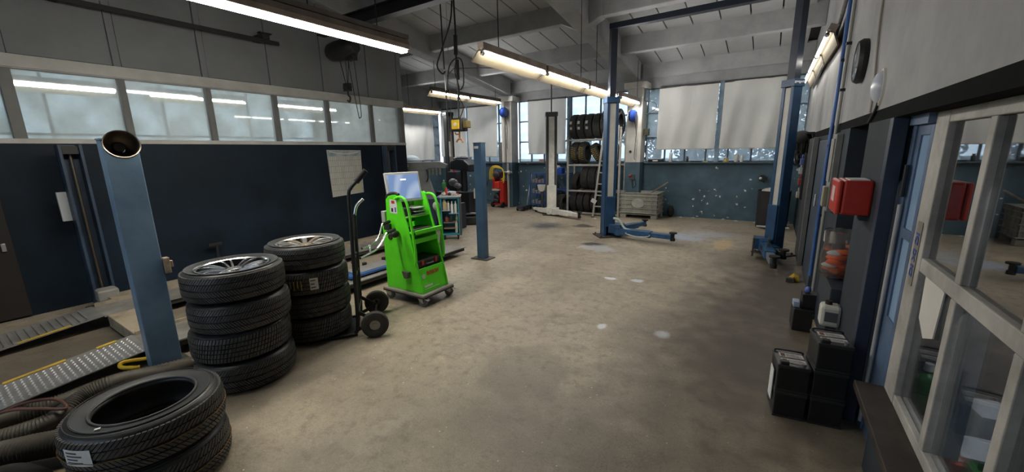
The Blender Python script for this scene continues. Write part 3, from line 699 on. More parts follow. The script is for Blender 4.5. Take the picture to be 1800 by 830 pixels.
for (y0, y1) in ((0.93, 1.10), (5.0, 5.22)):   # inner posts by the wall: open channel with lifting screw
    ch = MB(); ch.box(-6.14, -6.12, y0, y1, 0.012, 1.755); ch.box(-6.14, -5.98, y0, y0+0.022, 0.012, 1.755); ch.box(-6.14, -5.98, y1-0.022, y1, 0.012, 1.755)
    po = ch.build('post', M('dark_blue_channel', (0.03, 0.05, 0.085), 0.45, var=0.3, scale=4), l4)
    MB().cyl((-6.07, (y0+y1)/2, 0.03), (-6.07, (y0+y1)/2, 1.74), 0.014, n=10).build('lifting_screw', M('greasy_steel', (0.22, 0.19, 0.16), 0.35, 0.8), po, smooth=True)
    MB().box(-6.13, -6.0, y0+0.025, y1-0.025, 1.66, 1.74).build('screw_block', m_black, po, bev=0.004)
    MB().box(-6.2, -5.9, y0-0.06, y1+0.06, 0, 0.014).build('base_plate', m_base, po)
mo = MB(); mo.box(-6.02, -5.84, 0.93, 1.10, 0.10, 0.235); mo.cyl((-5.93, 0.96, 0.02), (-5.93, 0.96, 0.11), 0.05); mo.build('drive_box', M('grey_drive_box', (0.28, 0.27, 0.25), 0.6, var=0.2), l4, bev=0.02)
MB().box(-6.15, -6.11, 0.86, 0.93, 0.98, 1.28).build('sign_strip', M('pale_strip', (0.5, 0.52, 0.53), 0.6), l4, bev=0.002)
cv = MB(); cv.tube(smooth_path([(-5.9, 1.04, 0.22), (-5.82, 1.10, 0.12), (-5.72, 1.22, 0.05), (-5.80, 1.34, 0.20), (-5.95, 1.33, 0.36)], 6), 0.012, 8); cv.build('supply_cable', M('grey_cable', (0.35, 0.33, 0.30), 0.6), l4, smooth=True)
ZD = 0.135
for (xa, xb) in ((-4.42, -3.96), (-5.68, -5.22)):
    near = xa > -5
    rwm = MB(); rwm.cur = 0; rwm.box(xa, xb, 0.84, 4.72, ZD-0.012, ZD); rwm.cur = 1; rwm.box(xa+0.02, xb-0.015, 0.86, 4.70, 0.075, ZD-0.012)
    ro = rwm.build('runway', [m_deckm, m_side], l4)
    MB().box(xa, xa+0.025, 0.86, 4.70, ZD, ZD+0.03).build('edge_rail', m_beige, ro)
    if near:
        MB().box(xa, xb, 3.55, 4.1, ZD, ZD+0.012).build('slip_plate', M('slip_plate', (0.33, 0.30, 0.26), 0.45, 0.4, var=0.2), ro, bev=0.003)
    # ramp: sloping chequer plate with raised ribs
    rm = MB(); rm.cur = 0
    ya, yb = -0.35, 0.84
    rm.add([(xa, ya, 0.0), (xb, ya, 0.0), (xb, yb, ZD), (xa, yb, ZD), (xa, ya, 0.008), (xb, ya, 0.008), (xb, yb, ZD+0.006), (xa, yb, ZD+0.006)], [(4, 5, 6, 7), (0, 3, 2, 1), (0, 1, 5, 4), (1, 2, 6, 5), (2, 3, 7, 6), (3, 0, 4, 7)])
    rp_ = rm.build('ramp', m_plate, l4)
    def rz(y): return 0.008+(y-ya)/(yb-ya)*(ZD-0.002)
    bumps = MB(); t = 0
    if near:
        yy = ya+0.03
        while yy < yb-0.03:
            xx = xa+0.07; k = 0
            while xx < xb-0.02:
                s = 1 if (k % 2) else -1
                a = 0.8*s; dx, dy = math.cos(a)*0.014, math.sin(a)*0.014; nx_, ny_ = -math.sin(a)*0.0045, math.cos(a)*0.0045
                z0 = rz(yy)
                P_ = [(xx-dx, yy-dy, z0), (xx+nx_, yy+ny_, z0+0.0), (xx+dx, yy+dy, z0), (xx-nx_, yy-ny_, z0), (xx, yy, z0+0.008)]
                o_ = len(bumps.v); bumps.v += P_
                for (i, j) in ((0, 3), (3, 2), (2, 1), (1, 0)): bumps.face((o_+i, o_+j, o_+4))
                xx += 0.026; k += 1
            yy += 0.036
        bumps.build('tread_bumps', M('polished_tread', (0.62, 0.62, 0.61), 0.3, 0.6), rp_, kind='stuff', fix=False)
    else:
        for i in range(22):
            y = ya+0.04+i*0.05
            rb = MB(); rb.obox(((xa+xb)/2+0.02, y, rz(y)+0.005), (xb-xa-0.10, 0.022, 0.010), (math.atan(ZD/(yb-ya)), 0, 0)); rb.build('cross_rib', m_plate, rp_, bev=0.003)
    # painted edge strip
    x0e, x1e = (xa-0.002, xa+0.035) if near else (xb-0.035, xb+0.002)
    segs = [(-0.35, 0.12), (0.14, 0.45), (0.62, 0.74)] if near else [(-0.35, 0.05), (0.30, 0.62)]
    for (s0, s1) in segs:
        e = MB(); e.add([(x0e, s0, rz(s0)+0.002), (x1e, s0, rz(s0)+0.002), (x1e, s1, rz(s1)+0.002), (x0e, s1, rz(s1)+0.002), (x0e, s0, rz(s0)+0.007), (x1e, s0, rz(s0)+0.007), (x1e, s1, rz(s1)+0.007), (x0e, s1, rz(s1)+0.007)], [(4, 5, 6, 7), (0, 3, 2, 1), (0, 1, 5, 4), (1, 2, 6, 5), (2, 3, 7, 6), (3, 0, 4, 7)])
        e.build('edge_stripe', m_yel, rp_)
MB().box(-5.22, -4.42, 0.86, 1.06, 0.02, ZD+0.002).build('crossbeam', m_beige, l4, bev=0.006)
MB().box(-5.22, -4.42, 4.5, 4.68, 0.02, ZD).build('crossbeam', m_beige, l4, bev=0.006)
MB().box(-5.95, -5.70, 1.0, 4.7, 0.02, 0.16).build('side_beam', m_beige, l4, bev=0.006)
# yellow tow loop beside the ramp foot
lo = MB(); lo.tube(smooth_path([(-3.88, 0.80, 0.10), (-3.93, 0.70, 0.11), (-3.93, 0.655, 0.11), (-3.88, 0.645, 0.10), (-3.83, 0.70, 0.085), (-3.82, 0.73, 0.08)], 6), 0.014, 8); lo.build('lock_handle', M('bright_yellow', (0.70, 0.45, 0.02), 0.5), l4, smooth=True)
# ------------------------------------------------------------------ tyres and wheels
m_rubber = M('tyre_rubber', (0.034, 0.034, 0.034), 0.40, var=0.25, scale=12, bump=0.05, bscale=60)
m_tread = M('tread_rubber', (0.060, 0.059, 0.057), 0.48, var=0.3, scale=20)
m_dusty = M('dusty_rubber', (0.032, 0.030, 0.027), 0.75, var=0.3, scale=10)
m_silver = M('rim_silver', (0.55, 0.54, 0.52), 0.28, 0.85, var=0.12, scale=9)
m_brownrim = M('rim_bronze_dust', (0.34, 0.27, 0.21), 0.4, 0.7, var=0.2, scale=9)
m_chrome = M('chrome', (0.75, 0.75, 0.77), 0.22, 1.0)
m_dkrim = M('rim_dark_brown', (0.05, 0.042, 0.035), 0.4, 0.5)
m_blkrim = M('rim_gloss_black', (0.012, 0.012, 0.014), 0.18, 0.2)
m_paper = M('paper_label', (0.72, 0.72, 0.70), 0.7, var=0.05)
m_ink = M('label_print', (0.10, 0.10, 0.11), 0.8)
m_ymark = M('yellow_tyre_mark', (0.42, 0.30, 0.06), 0.8, var=0.3, scale=30)
def tyre_mesh(R, W, ri, n=72, mat=None):
    h = W/2; pr = [(R-0.016, -h*0.78), (R-0.030, -h*0.93), (R-0.055, -h*1.0), ((R+ri)/2+0.012, -h*1.03), (ri+0.030, -h*0.97), (ri+0.012, -h*0.90), (ri+0.002, -h*0.84), (ri, -h*0.74), (ri+0.006, -h*0.66),
                   (ri+0.03, -h*0.80), ((R+ri)/2, -h*0.90), (R-0.045, -h*0.80), (R-0.032, 0.0)]
    up = [(r, -z) for (r, z) in reversed(pr[:-1])]
    prof = pr + up + [(R-0.013, h*0.4), (R-0.013, 0.0), (R-0.013, -h*0.4)]
    mb = MB(); mb.lathe([(r, z+h) for (r, z) in prof], n, closed=True)
    return mb.mesh('tyre_carcass', mat or m_rubber, smooth=50)
def tread_mesh(R, W, n=58, style='v', mat=None):
    mb = MB(); h = W/2
    rows = [(-0.80, -0.46), (-0.40, -0.06), (0.06, 0.40), (0.46, 0.80)] if style == 'v' else [(-0.82, -0.50), (-0.44, -0.18), (-0.12, 0.12), (0.18, 0.44), (0.50, 0.82)]
    st = 2*PI/n
    for (a, b) in rows:
        for k in range(n):
            for half in ((0.05, 0.42), (0.54, 0.91)):
                sk = 1.3*st
                def pt(fr, zz, r):
                    sw = (abs(zz)*sk*1.6 if style == 'v' else zz*sk*0.5); t = k*st + fr*st + sw
                    rr = r - (0.007 if abs(zz) > 0.7 else 0.0)
                    return (rr*math.cos(t), rr*math.sin(t), zz*h+h)
                base, top = R-0.018, R
                vs = [pt(half[0], a, base), pt(half[1], a, base), pt(half[1], b, base), pt(half[0], b, base), pt(half[0], a, top), pt(half[1], a, top), pt(half[1], b, top), pt(half[0], b, top)]
                mb.add(vs, [(4, 5, 6, 7), (0, 1, 5, 4), (1, 2, 6, 5), (2, 3, 7, 6), (3, 0, 4, 7)])
    return mb.mesh('tread', mat or m_tread, fix=False)
RW_, WW = 0.318, 0.208
T1 = tyre_mesh(RW_, WW, 0.225); T1t = tread_mesh(RW_, WW, 54, 'v')
T2t = tread_mesh(RW_, WW, 46, 'b')
T0 = tyre_mesh(0.315, 0.205, 0.195); T0t = tread_mesh(0.315, 0.205, 46, 'v')
TR = tyre_mesh(0.30, 0.19, 0.19, 40, m_dusty); TRt = tread_mesh(0.30, 0.19, 34, 'b', M('dusty_tread', (0.040, 0.037, 0.033), 0.8, var=0.3, scale=12))
TRn = tyre_mesh(0.30, 0.19, 0.19, 40, m_rubber)
def rim_barrel(ri, W, mat):
    mb = MB(); h = W
    mb.lathe([(ri-0.004, h*0.955), (ri+0.010, h*0.965), (ri+0.012, h*0.945), (ri-0.008, h*0.92), (ri-0.018, h*0.80), (ri-0.030, h*0.45), (ri-0.012, h*0.08), (ri+0.008, h*0.03)], 48); return mb.mesh('rim_barrel', mat, smooth=True)
def spoke(a, r0, r1, w0, w1, z0, z1, mat, parent, th=0.022, twin=0.0, tw=0.006):
    mb = MB()
    for s in ((-1, 1) if twin else (0,)):
        ca, sa = math.cos(a), math.sin(a)
        def P(r, off, z): return (r*ca-off*sa, r*sa+off*ca, z)
        secs = []
        for i in range(5):
            t = i/4; r = r0+(r1-r0)*t; wv = w0+(w1-w0)*t; off = s*twin*(0.35+0.65*t); z = z0+(z1-z0)*t + 0.012*math.sin(t*PI)
            secs.append([P(r, off-wv/2, z-th), P(r, off+wv/2, z-th), P(r, off+wv*0.36, z), P(r, off-wv*0.36, z)])
        for i in range(4):
            o = len(mb.v); mb.v += secs[i]+secs[i+1]
            for j in range(4): mb.face((o+j, o+(j+1) % 4, o+4+(j+1) % 4, o+4+j))
    return mb.build('spoke', mat, parent)
def wheel(label, loc, rz, top=None, tread=None, group=None):
    o = thing('car_wheel', label, 'wheel', loc, rz, group)
    t = link('tyre', T1, o); link('tread', tread or T1t, t)
    if top:
        kind = top; ri = 0.225
        rim = bpy.data.objects.new('rim', rim_barrel(ri, WW, m_dkrim if kind == 'silver' else m_blkrim)); COL.objects.link(rim); rim.parent = o
        hb = MB(); hb.lathe([(0.0, WW*0.86), (0.035, WW*0.86), (0.04, WW*0.84), (0.075, WW*0.80), (0.08, WW*0.6)], 28); hb.build('hub', m_brownrim if kind == 'silver' else m_chrome, rim, smooth=True)
        for k in range(5): bl = MB(); a = 2*PI*k/5+0.3; bl.cyl((0.056*math.cos(a), 0.056*math.sin(a), WW*0.78), (0.056*math.cos(a), 0.056*math.sin(a), WW*0.84), 0.009, n=6); bl.build('wheel_bolt', m_black, rim)
        MB().lathe([(0.078, WW*0.35), (0.20, WW*0.25)], 32).build('rim_shade_disc', M('rim_shadow_black', (0.008, 0.008, 0.008), 0.6), rim)  # black sheet painting shade into the rim behind the spokes
        if kind == 'silver':
            MB().lathe([(ri-0.014, WW*0.92), (ri-0.002, WW*0.965), (ri+0.006, WW*0.955)], 48).build('bright_lip', m_silver, rim, smooth=True)
            for k in range(10): spoke(2*PI*k/10, 0.06, ri-0.006, 0.040, 0.062 if k % 2 else 0.030, WW*0.83, WW*0.92, m_silver if k % 2 else m_brownrim, rim)
        else:
            for k in range(7): spoke(2*PI*k/7, 0.06, ri-0.004, 0.018, 0.016, WW*0.83, WW*0.93, m_chrome, rim, twin=0.035)
            MB().lathe([(ri-0.012, WW*0.93), (ri-0.004, WW*0.962), (ri+0.004, WW*0.955)], 48).build('bright_lip', m_chrome, rim, smooth=True)
    return o
def tyre_label(parent, R, a, z0, z1, da, mat=m_paper, name='paper_label', lines=3, r_off=0.003):
    mb = MB(); n = 6
    for i in range(n+1):
        t = a-da+2*da*i/n
        for z in (z0, z1): mb.v.append(((R+r_off)*math.cos(t), (R+r_off)*math.sin(t), z))
    for i in range(n): mb.face((2*i, 2*i+2, 2*i+3, 2*i+1))
    o = mb.build(name, mat, parent, fix=False)
    if lines:
        q = MB()
        for l in range(lines):
            zz = z0+(z1-z0)*(0.2+0.6*l/max(1, lines-1)); dz = (z1-z0)*0.05; e = 0.75-0.2*(l % 2); o_ = len(q.v)
            for i in range(5):
                t = a-da*0.8+2*da*0.8*e*i/4
                for z in (zz-dz, zz+dz): q.v.append(((R+r_off+0.0006)*math.cos(t), (R+r_off+0.0006)*math.sin(t), z))
            for i in range(4): q.face((o_+2*i, o_+2*i+2, o_+2*i+3, o_+2*i+1))
        q.build('label_print', m_ink, o, fix=False, kind='stuff')
    return o
# stack with the black chrome wheel on top
gA = 'wheels stacked in front of the near lift post'
namesA = ['bottom wheel of the four-wheel stack with the black chrome rim on top', 'second wheel from the floor in the stack with the black chrome rim', 'third wheel from the floor, right under the black chrome rimmed wheel', 'black and chrome alloy wheel lying on top of the front stack']
offs = [(0.015, -0.01), (-0.02, 0.0), (0.0, 0.015), (-0.03, 0.015)]
for i in range(4):
    wheel(namesA[i], (-3.19+offs[i][0], 1.20+offs[i][1], 0.212*i), 0.7*i, 'black' if i == 3 else None, T1t if i != 1 else T2t, gA)
gB = 'wheels stacked on the hand truck'
namesB = ['bottom wheel of the stack with the silver rim, on the hand truck', 'second wheel from the floor in the silver-rimmed stack', 'wheel with a white paper label and yellow chalk marks in the hand truck stack', 'silver multi-spoke alloy wheel lying on top of the hand truck stack']
for i in range(4):
    w_ = wheel(namesB[i], (-3.40+(0.012 if i == 2 else 0), 1.86+(0.01 if i == 1 else 0), 0.028+0.212*i), 1.1*i, 'silver' if i == 3 else None, T2t if i in (0, 2) else T1t, gB)
    if i == 2:
        tyre_label(w_, RW_, math.radians(-25)-1.1*i, 0.055, 0.155, 0.10)
        for k in range(5): tyre_label(w_, RW_, math.radians(-62+5.0*k)-1.1*i, 0.06+0.02*(k % 2), 0.14, 0.012, m_ymark, 'chalk_mark', 0)
# two loose tyres in the foreground
gC = 'loose tyres in the lower left corner'
for i, lb in enumerate(['loose black tyre without rim at the bottom of the lower left corner', 'loose black tyre with a white label lying on another tyre in the lower left corner']):
    o = thing('car_tyre', lb, 'tyre', (-2.53-0.02*i, 0.47+0.01*i, 0.211*i), 0.9*i, gC)
    for (rr_, tr_, zz_) in ((0.203, 0.006, 0.199), (0.262, 0.0018, 0.2085), (0.285, 0.0016, 0.2055)):
        rg_ = MB(); rg_.tube([(rr_*math.cos(2*PI*k/56), rr_*math.sin(2*PI*k/56), zz_) for k in range(56)], tr_, 6, closed=True); rg_.build('bead' if tr_ > 0.004 else 'sidewall_rib', M('bead_rubber', (0.075, 0.075, 0.078), 0.35), o, smooth=True)
    t = link('carcass', T0, o); link('tread', T0t, t)
    st_ = MB()
    pts = [(0.3175*math.cos(2*PI*k/60), 0.3175*math.sin(2*PI*k/60), 0.095+0.003*math.sin(k*1.7)) for k in range(60)]
    st_.tube(pts, 0.0022, 5, closed=True); st_.build('yellow_line', M('dull_orange_line', (0.22, 0.12, 0.03), 0.8, var=0.4, scale=30), o)
    if i:
        tyre_label(o, 0.315, math.radians(-62)-0.9, 0.085, 0.165, 0.20, lines=4)
        MB().obox((0.235*math.cos(-1.9), 0.235*math.sin(-1.9), 0.2085), (0.02, 0.014, 0.002), (0, 0, 0.3)).build('bead_sticker', m_paper, o)

# ------------------------------------------------------------------ hand truck
m_tblack = M('hand_truck_black', (0.018, 0.018, 0.02), 0.45, 0.2, var=0.2, scale=8)
ht = thing('hand_truck', 'black steel hand truck with chrome folding handles and two rubber wheels', 'hand truck', (-3.10, 2.20, 0), math.radians(140))
# local +x along the axle (to the far wheel), local +y towards the toe plate
fr_ = MB()
for s in (-1, 1):
    fr_.tube(smooth_path([(s*0.20, 0.10, 0.03), (s*0.20, 0.07, 0.10), (s*0.20, 0.055, 0.55), (s*0.20, 0.04, 1.05)], 5), 0.017, 10)
for z in (0.20, 0.52, 0.68): fr_.cyl((-0.20, 0.06, z), (0.20, 0.06, z), 0.012)
fr_.cyl((-0.07, 0.07, 0.10), (-0.07, 0.055, 0.7), 0.011); fr_.cyl((0.07, 0.07, 0.10), (0.07, 0.055, 0.7), 0.011)
fr_.build('frame', m_tblack, ht, smooth=True)
tp = MB(); tp.tube(smooth_path([(-0.22, 0.10, 0.02), (-0.22, 0.36, 0.014), (-0.16, 0.40, 0.014), (0.16, 0.40, 0.014), (0.22, 0.36, 0.014), (0.22, 0.10, 0.02)], 5), 0.012, 8); tp.box(-0.21, 0.21, 0.08, 0.36, 0.004, 0.012); tp.build('toe_plate', m_tblack, ht, smooth=True)
# tall upper handles with black grip
for s, top in ((-1, 1.42), (1, 1.22)):
    h = MB(); h.tube(smooth_path([(s*0.20, 0.04, 1.0), (s*0.20, 0.035, top-0.16), (s*0.20, 0.01, top-0.09), (s*0.20, -0.05, top-0.03)], 6), 0.015, 10); ho = h.build('upper_handle', m_tblack if s < 0 else m_chrome, ht, smooth=True)
    g = MB(); g.cyl((s*0.20, -0.035, top-0.045), (s*0.20, -0.12, top+0.05), 0.023, n=12)
    if s < 0: g.cyl((s*0.20+0.035, -0.035, top-0.045), (s*0.20+0.035, -0.11, top+0.04), 0.020, n=12)
    if s < 0: g.build('grip', m_rub, ho, smooth=True)
def ht_local(p):
    v = Matrix.Rotation(-math.radians(140), 3, 'Z') @ Vector((p[0]+3.10, p[1]-2.20, 0)); return (v.x, v.y, p[2])
hs = []
for (p0, p1, z1) in (((-2.99, 2.11, 0.70), (-3.20, 2.66, 0.0), 0.835), ((-3.22, 2.30, 0.72), (-3.34, 2.72, 0.0), 0.90)):
    q = [tuple(p0[i]+(p1[i]-p0[i])*t for i in range(2)) for t in (0, 0.28, 0.5, 0.66, 0.82, 1.0)]
    zz = [p0[2], p0[2]+0.005, p0[2]+0.02, p0[2]+0.07, z1-0.005, z1]
    a = MB(); a.tube(smooth_path([ht_local((q[i][0], q[i][1], zz[i])) for i in range(6)], 5), 0.011, 8); ao = a.build('chrome_handle', m_chrome, ht, smooth=True)
    g = MB(); g.cyl(ht_local((q[4][0], q[4][1], zz[4])), ht_local((p1[0]*1.0-0.01, p1[1]+0.04, z1)), 0.018, n=10); g.build('grip', m_rub, ao, smooth=True)
    hs.append(ht_local((q[1][0], q[1][1], zz[1])))
MB().cyl(hs[0], hs[1], 0.010).build('handle_stay', m_chrome, ht, smooth=True)
for s in (-1, 1):
    wt = MB(); x = s*0.285
    wt.lathe([(0.045, -0.026), (0.062, -0.034), (0.095, -0.037), (0.115, -0.028), (0.120, 0.0), (0.115, 0.028), (0.095, 0.037), (0.062, 0.034), (0.045, 0.026)], 30, (x, -0.08, 0.12), 'x'); wo = wt.build('wheel', m_dusty, ht, smooth=True)
    hb = MB(); hb.lathe([(0.0, s*0.030), (0.02, s*0.034), (0.022, s*0.024), (0.058, s*0.022), (0.062, s*0.030), (0.064, s*0.024)], 24, (x, -0.08, 0.12), 'x'); hb.build('wheel_rim', M('grey_rim', (0.28, 0.27, 0.25), 0.4, 0.6), wo, smooth=True)
ax = MB(); ax.cyl((-0.31, -0.08, 0.12), (0.31, -0.08, 0.12), 0.010)
for s in (-1, 1): ax.bar((s*0.20, 0.06, 0.22), (s*0.20, -0.08, 0.12), 0.012, 0.03); ax.bar((s*0.20, 0.08, 0.05), (s*0.20, -0.08, 0.12), 0.012, 0.03)
ax.build('axle', m_tblack, ht, smooth=True)

# ------------------------------------------------------------------ green diagnostic trolley
m_green = M('trolley_green', (0.12, 0.82, 0.018), 0.42, var=0.10, scale=3)
m_greend = M('trolley_green_inner', (0.10, 0.45, 0.012), 0.5, var=0.1, scale=3)
m_grip = M('dark_grip', (0.02, 0.02, 0.022), 0.55)
cart = thing('diagnostic_trolley', 'bright green wheeled diagnostic trolley with a monitor and black tool case', 'trolley', (-3.52, 2.80, 0.0))
# local x: 0 back .. 0.56 front (towards the aisle), y: 0 near side .. 0.40 far side
DY = 0.40
MB().box(-0.03, 0.60, -0.04, DY+0.04, 0.115, 0.14).build('base_board', M('grey_board_top', (0.30, 0.28, 0.25), 0.6, var=0.15), cart, bev=0.006)
MB().box(-0.032, 0.602, -0.042, DY+0.042, 0.100, 0.120).build('base_edging', m_grip, cart, bev=0.006)
side = [(0.0, 0.14), (0.56, 0.14), (0.535, 0.28), (0.50, 0.42), (0.405, 0.80), (0.295, 1.17), (0.27, 1.19), (0.13, 1.17), (0.085, 1.13), (0.075, 0.86), (0.0, 0.84)]
for y in (0.0, DY-0.022):
    s_ = MB(); s_.prism(side, y, y+0.022, 'y'); s_.build('side_panel', m_green, cart, bev=0.008)
MB().box(0.0, 0.02, 0.02, DY-0.02, 0.14, 0.84).build('back_panel', m_greend, cart)
MB().box(0.09, 0.11, 0.02, DY-0.02, 0.84, 1.12).build('upper_back_panel', m_greend, cart)
fp = MB(); fp.add([(0.548, 0.02, 0.14), (0.548, DY-0.02, 0.14), (0.502, DY-0.02, 0.40), (0.502, 0.02, 0.40), (0.53, 0.02, 0.14), (0.53, DY-0.02, 0.14), (0.484, DY-0.02, 0.40), (0.484, 0.02, 0.40)], [(0, 1, 2, 3), (7, 6, 5, 4), (0, 4, 5, 1), (3, 2, 6, 7), (0, 3, 7, 4), (1, 5, 6, 2)])
front = fp.build('front_panel', m_green, cart, bev=0.003)
tilt = math.atan2(0.046, 0.26)
def on_front(y, z, out=0.003):   # point on the sloping front panel
    x = 0.548-(z-0.14)/0.26*0.046
    return (x+out, y, z)
m_red = M('print_red', (0.50, 0.03, 0.015), 0.5); m_wht = M('print_white', (0.75, 0.78, 0.72), 0.5)
RF = (PI/2-0.0, 0, PI/2)
def front_rot(): return (Matrix.Rotation(PI/2, 3, 'Z') @ Matrix.Rotation(PI/2, 3, 'X')).to_euler()
fr_e = (Matrix.Rotation(-tilt, 3, 'Y') @ Matrix.Rotation(PI/2, 3, 'Z') @ Matrix.Rotation(PI/2, 3, 'X')).to_euler()
text_mesh('BOSCH', 0.055, m_red, front, on_front(0.205, 0.335), fr_e, bold=0.0022)
lg = MB(); lg.lathe([(0.022, -0.001), (0.022, 0.0015), (0.017, 0.0015), (0.017, -0.001)], 28, closed=True); lg.box(-0.010, 0.010, -0.0025, 0.0025, 0, 0.0015); lg.box(-0.010, -0.006, -0.012, 0.012, 0, 0.0015); lg.box(0.006, 0.010, -0.012, 0.012, 0, 0.0015)
lg.build('round_emblem', m_wht, front, loc=on_front(0.065, 0.315, 0.002), rot=fr_e)
em = MB(); em.cyl((0, 0, -0.001), (0, 0, 0.0006), 0.0215, n=28); em.build('emblem_disc', M('emblem_pale', (0.45, 0.6, 0.4), 0.5), front, loc=on_front(0.065, 0.315, 0.0012), rot=fr_e)
for (y0, y1, z, hh) in ((0.05, 0.17, 0.208, 0.020), (0.05, 0.27, 0.178, 0.006)):
    MB().box(-(y1-y0)/2, (y1-y0)/2, -hh/2, hh/2, 0, 0.001).build('white_print_line', m_wht, front, loc=on_front((y0+y1)/2, z, 0.0025), rot=fr_e)
# shelves, keyboard tray, lower lip
MB().box(0.02, 0.46, 0.02, DY-0.02, 0.385, 0.40).build('lower_shelf', M('trolley_shelf', (0.05, 0.045, 0.03), 0.6), cart)
MB().box(0.02, 0.40, 0.02, DY-0.02, 0.735, 0.75).build('middle_shelf', m_greend, cart)
MB().box(0.09, 0.345, 0.02, DY-0.02, 0.925, 0.94).build('upper_shelf', m_greend, cart, bev=0.003)
tr = MB(); tr.box(0.18, 0.50, 0.015, DY+0.01, 0.775, 0.785); tr.box(0.475, 0.505, 0.01, DY+0.015, 0.775, 0.815); tr.box(0.18, 0.50, 0.01, 0.022, 0.775, 0.80); tr.box(0.18, 0.50, DY+0.003, DY+0.015, 0.775, 0.80)
tr.build('keyboard_tray', m_green, cart, bev=0.004)
MB().box(0.42, 0.455, 0.02, DY-0.02, 0.665, 0.715).build('cross_rail', m_green, cart, bev=0.004)
kb = MB(); kb.box(0.22, 0.44, 0.05, 0.35, 0.787, 0.805); kbo = kb.build('keyboard', m_grip, cart, bev=0.004)
for r in range(4):
    kr = MB(); kr.box(0.235+r*0.05, 0.272+r*0.05, 0.06, 0.34, 0.805, 0.811); kr.build('key_row', M('grey_keys', (0.07, 0.065, 0.06), 0.6), kbo)
# front grab handles
for y in (-0.012, DY+0.012):
    h = MB(); h.tube(smooth_path([(0.25, y, 1.14), (0.32, y, 1.165), (0.40, y, 1.14), (0.445, y, 1.03), (0.475, y, 0.82), (0.50, y, 0.62), (0.50, y, 0.50), (0.485, y, 0.46)], 6), 0.014, 10); h.build('grab_handle', m_green, cart, smooth=True)
# tool case with red catches
tc_ = MB(); tc_.box(0.22, 0.475, 0.03, DY-0.03, 0.40, 0.475); to = tc_.build('tool_case', M('case_black', (0.012, 0.012, 0.014), 0.45), cart, bev=0.01)
MB().box(0.21, 0.468, 0.028, DY-0.028, 0.468, 0.483).build('case_lid', M('case_rim', (0.03, 0.03, 0.034), 0.35), to, bev=0.004)
for y in (0.10, 0.30): MB().box(0.470, 0.486, y-0.017, y+0.017, 0.425, 0.478).build('red_catch', M('catch_red', (0.45, 0.015, 0.015), 0.45), to, bev=0.004)
hd = MB(); hd.tube(smooth_path([(0.475, 0.155, 0.435), (0.495, 0.16, 0.435), (0.495, 0.24, 0.435), (0.475, 0.245, 0.435)], 4), 0.006, 6); hd.build('case_handle', M('case_handle_grey', (0.22, 0.22, 0.23), 0.4), to, smooth=True)
# monitor, tilted back, facing the aisle
mon = bpy.data.objects.new('monitor', None); COL.objects.link(mon); mon.parent = cart
mon.scale = (1.08, 1.08, 1.08); mon.location = (0.17, 0.20, 1.25); mon.rotation_euler = (0, math.radians(-14), math.radians(-16))
m_bez = M('monitor_bezel', (0.55, 0.56, 0.56), 0.4)
bz = MB(); bz.box(-0.035, 0.0, -0.185, 0.185, -0.15, 0.15); bz.build('bezel', m_bez, mon, bev=0.008)
def screen_mat():
    m = bpy.data.materials.new('lit_screen'); m.use_nodes = True; N, L = nodes_of(m); p = N['Principled BSDF']
    tc = N.new('ShaderNodeTexCoord'); wv = N.new('ShaderNodeTexWave'); wv.wave_type = 'RINGS'; wv.inputs['Scale'].default_value = 0.9; wv.inputs['Distortion'].default_value = 3.5
    mp = N.new('ShaderNodeMapping'); mp.inputs['Location'].default_value = (0, -0.6, 0.9); mp.inputs['Scale'].default_value = (3, 3, 1.2)
    L.new(tc.outputs['Object'], mp.inputs[0]); L.new(mp.outputs[0], wv.inputs[0])
    r = N.new('ShaderNodeValToRGB'); r.color_ramp.elements[0].color = (0.24, 0.38, 0.68, 1); r.color_ramp.elements[1].color = (0.50, 0.63, 0.85, 1); r.color_ramp.elements[0].position = 0.3
    L.new(wv.outputs['Fac'], r.inputs[0]); p.inputs['Base Color'].default_value = (0.02, 0.02, 0.03, 1); p.inputs['Roughness'].default_value = 0.25
    L.new(r.outputs[0], p.inputs['Emission Color']); p.inputs['Emission Strength'].default_value = 0.30
    return m
MB().box(0.0, 0.002, -0.165, 0.165, -0.125, 0.125).build('screen', screen_mat(), mon)
MB().box(0.0025, 0.003, -0.03, 0.03, 0.065, 0.08).build('screen_mark', emit_mat('screen_white', (0.8, 0.88, 1.0), 0.4), mon)
ms_ = MB(); ms_.box(-0.05, -0.03, -0.04, 0.04, -0.24, -0.02); ms_.box(-0.09, 0.05, -0.09, 0.09, -0.26, -0.245); ms_.build('monitor_stand', m_grip, mon, bev=0.004)
# equipment behind the handles
eq = MB(); eq.box(0.12, 0.30, 0.04, 0.17, 0.942, 1.03); eq.build('interface_box', m_grip, cart, bev=0.008)
for k in range(3): MB().box(0.13, 0.33, 0.19, 0.34, 0.945+k*0.035, 0.955+k*0.035).build('paper_tray', M('tray_pale', (0.4, 0.42, 0.42), 0.5), cart)
pp = MB(); pp.obox((0.25, 0.12, 0.945), (0.14, 0.18, 0.006), (0, 0.05, 0.2)); pp.build('papers', m_paper, cart)
# label on the near panel and the dark top cushion
MB().box(0.15, 0.26, -0.0025, 0.0, 0.985, 1.13).build('instruction_label', m_paper, cart)
MB().box(0.17, 0.20, -0.0035, -0.002, 1.0, 1.04).build('label_picture', m_grip, cart); MB().box(0.225, 0.245, -0.0035, -0.002, 1.0, 1.05).build('label_blue_bar', M('blue_print', (0.05, 0.12, 0.4), 0.5), cart)
MB().box(0.18, 0.23, -0.0035, -0.002, 1.09, 1.12).build('label_red_mark', m_red, cart)
tcu = MB(); tcu.tube(smooth_path([(0.09, 0.012, 1.14), (0.14, 0.012, 1.185), (0.23, 0.012, 1.198), (0.285, 0.012, 1.185)], 5), 0.016, 8); tcu.build('panel_bumper', m_grip, cart, smooth=True)
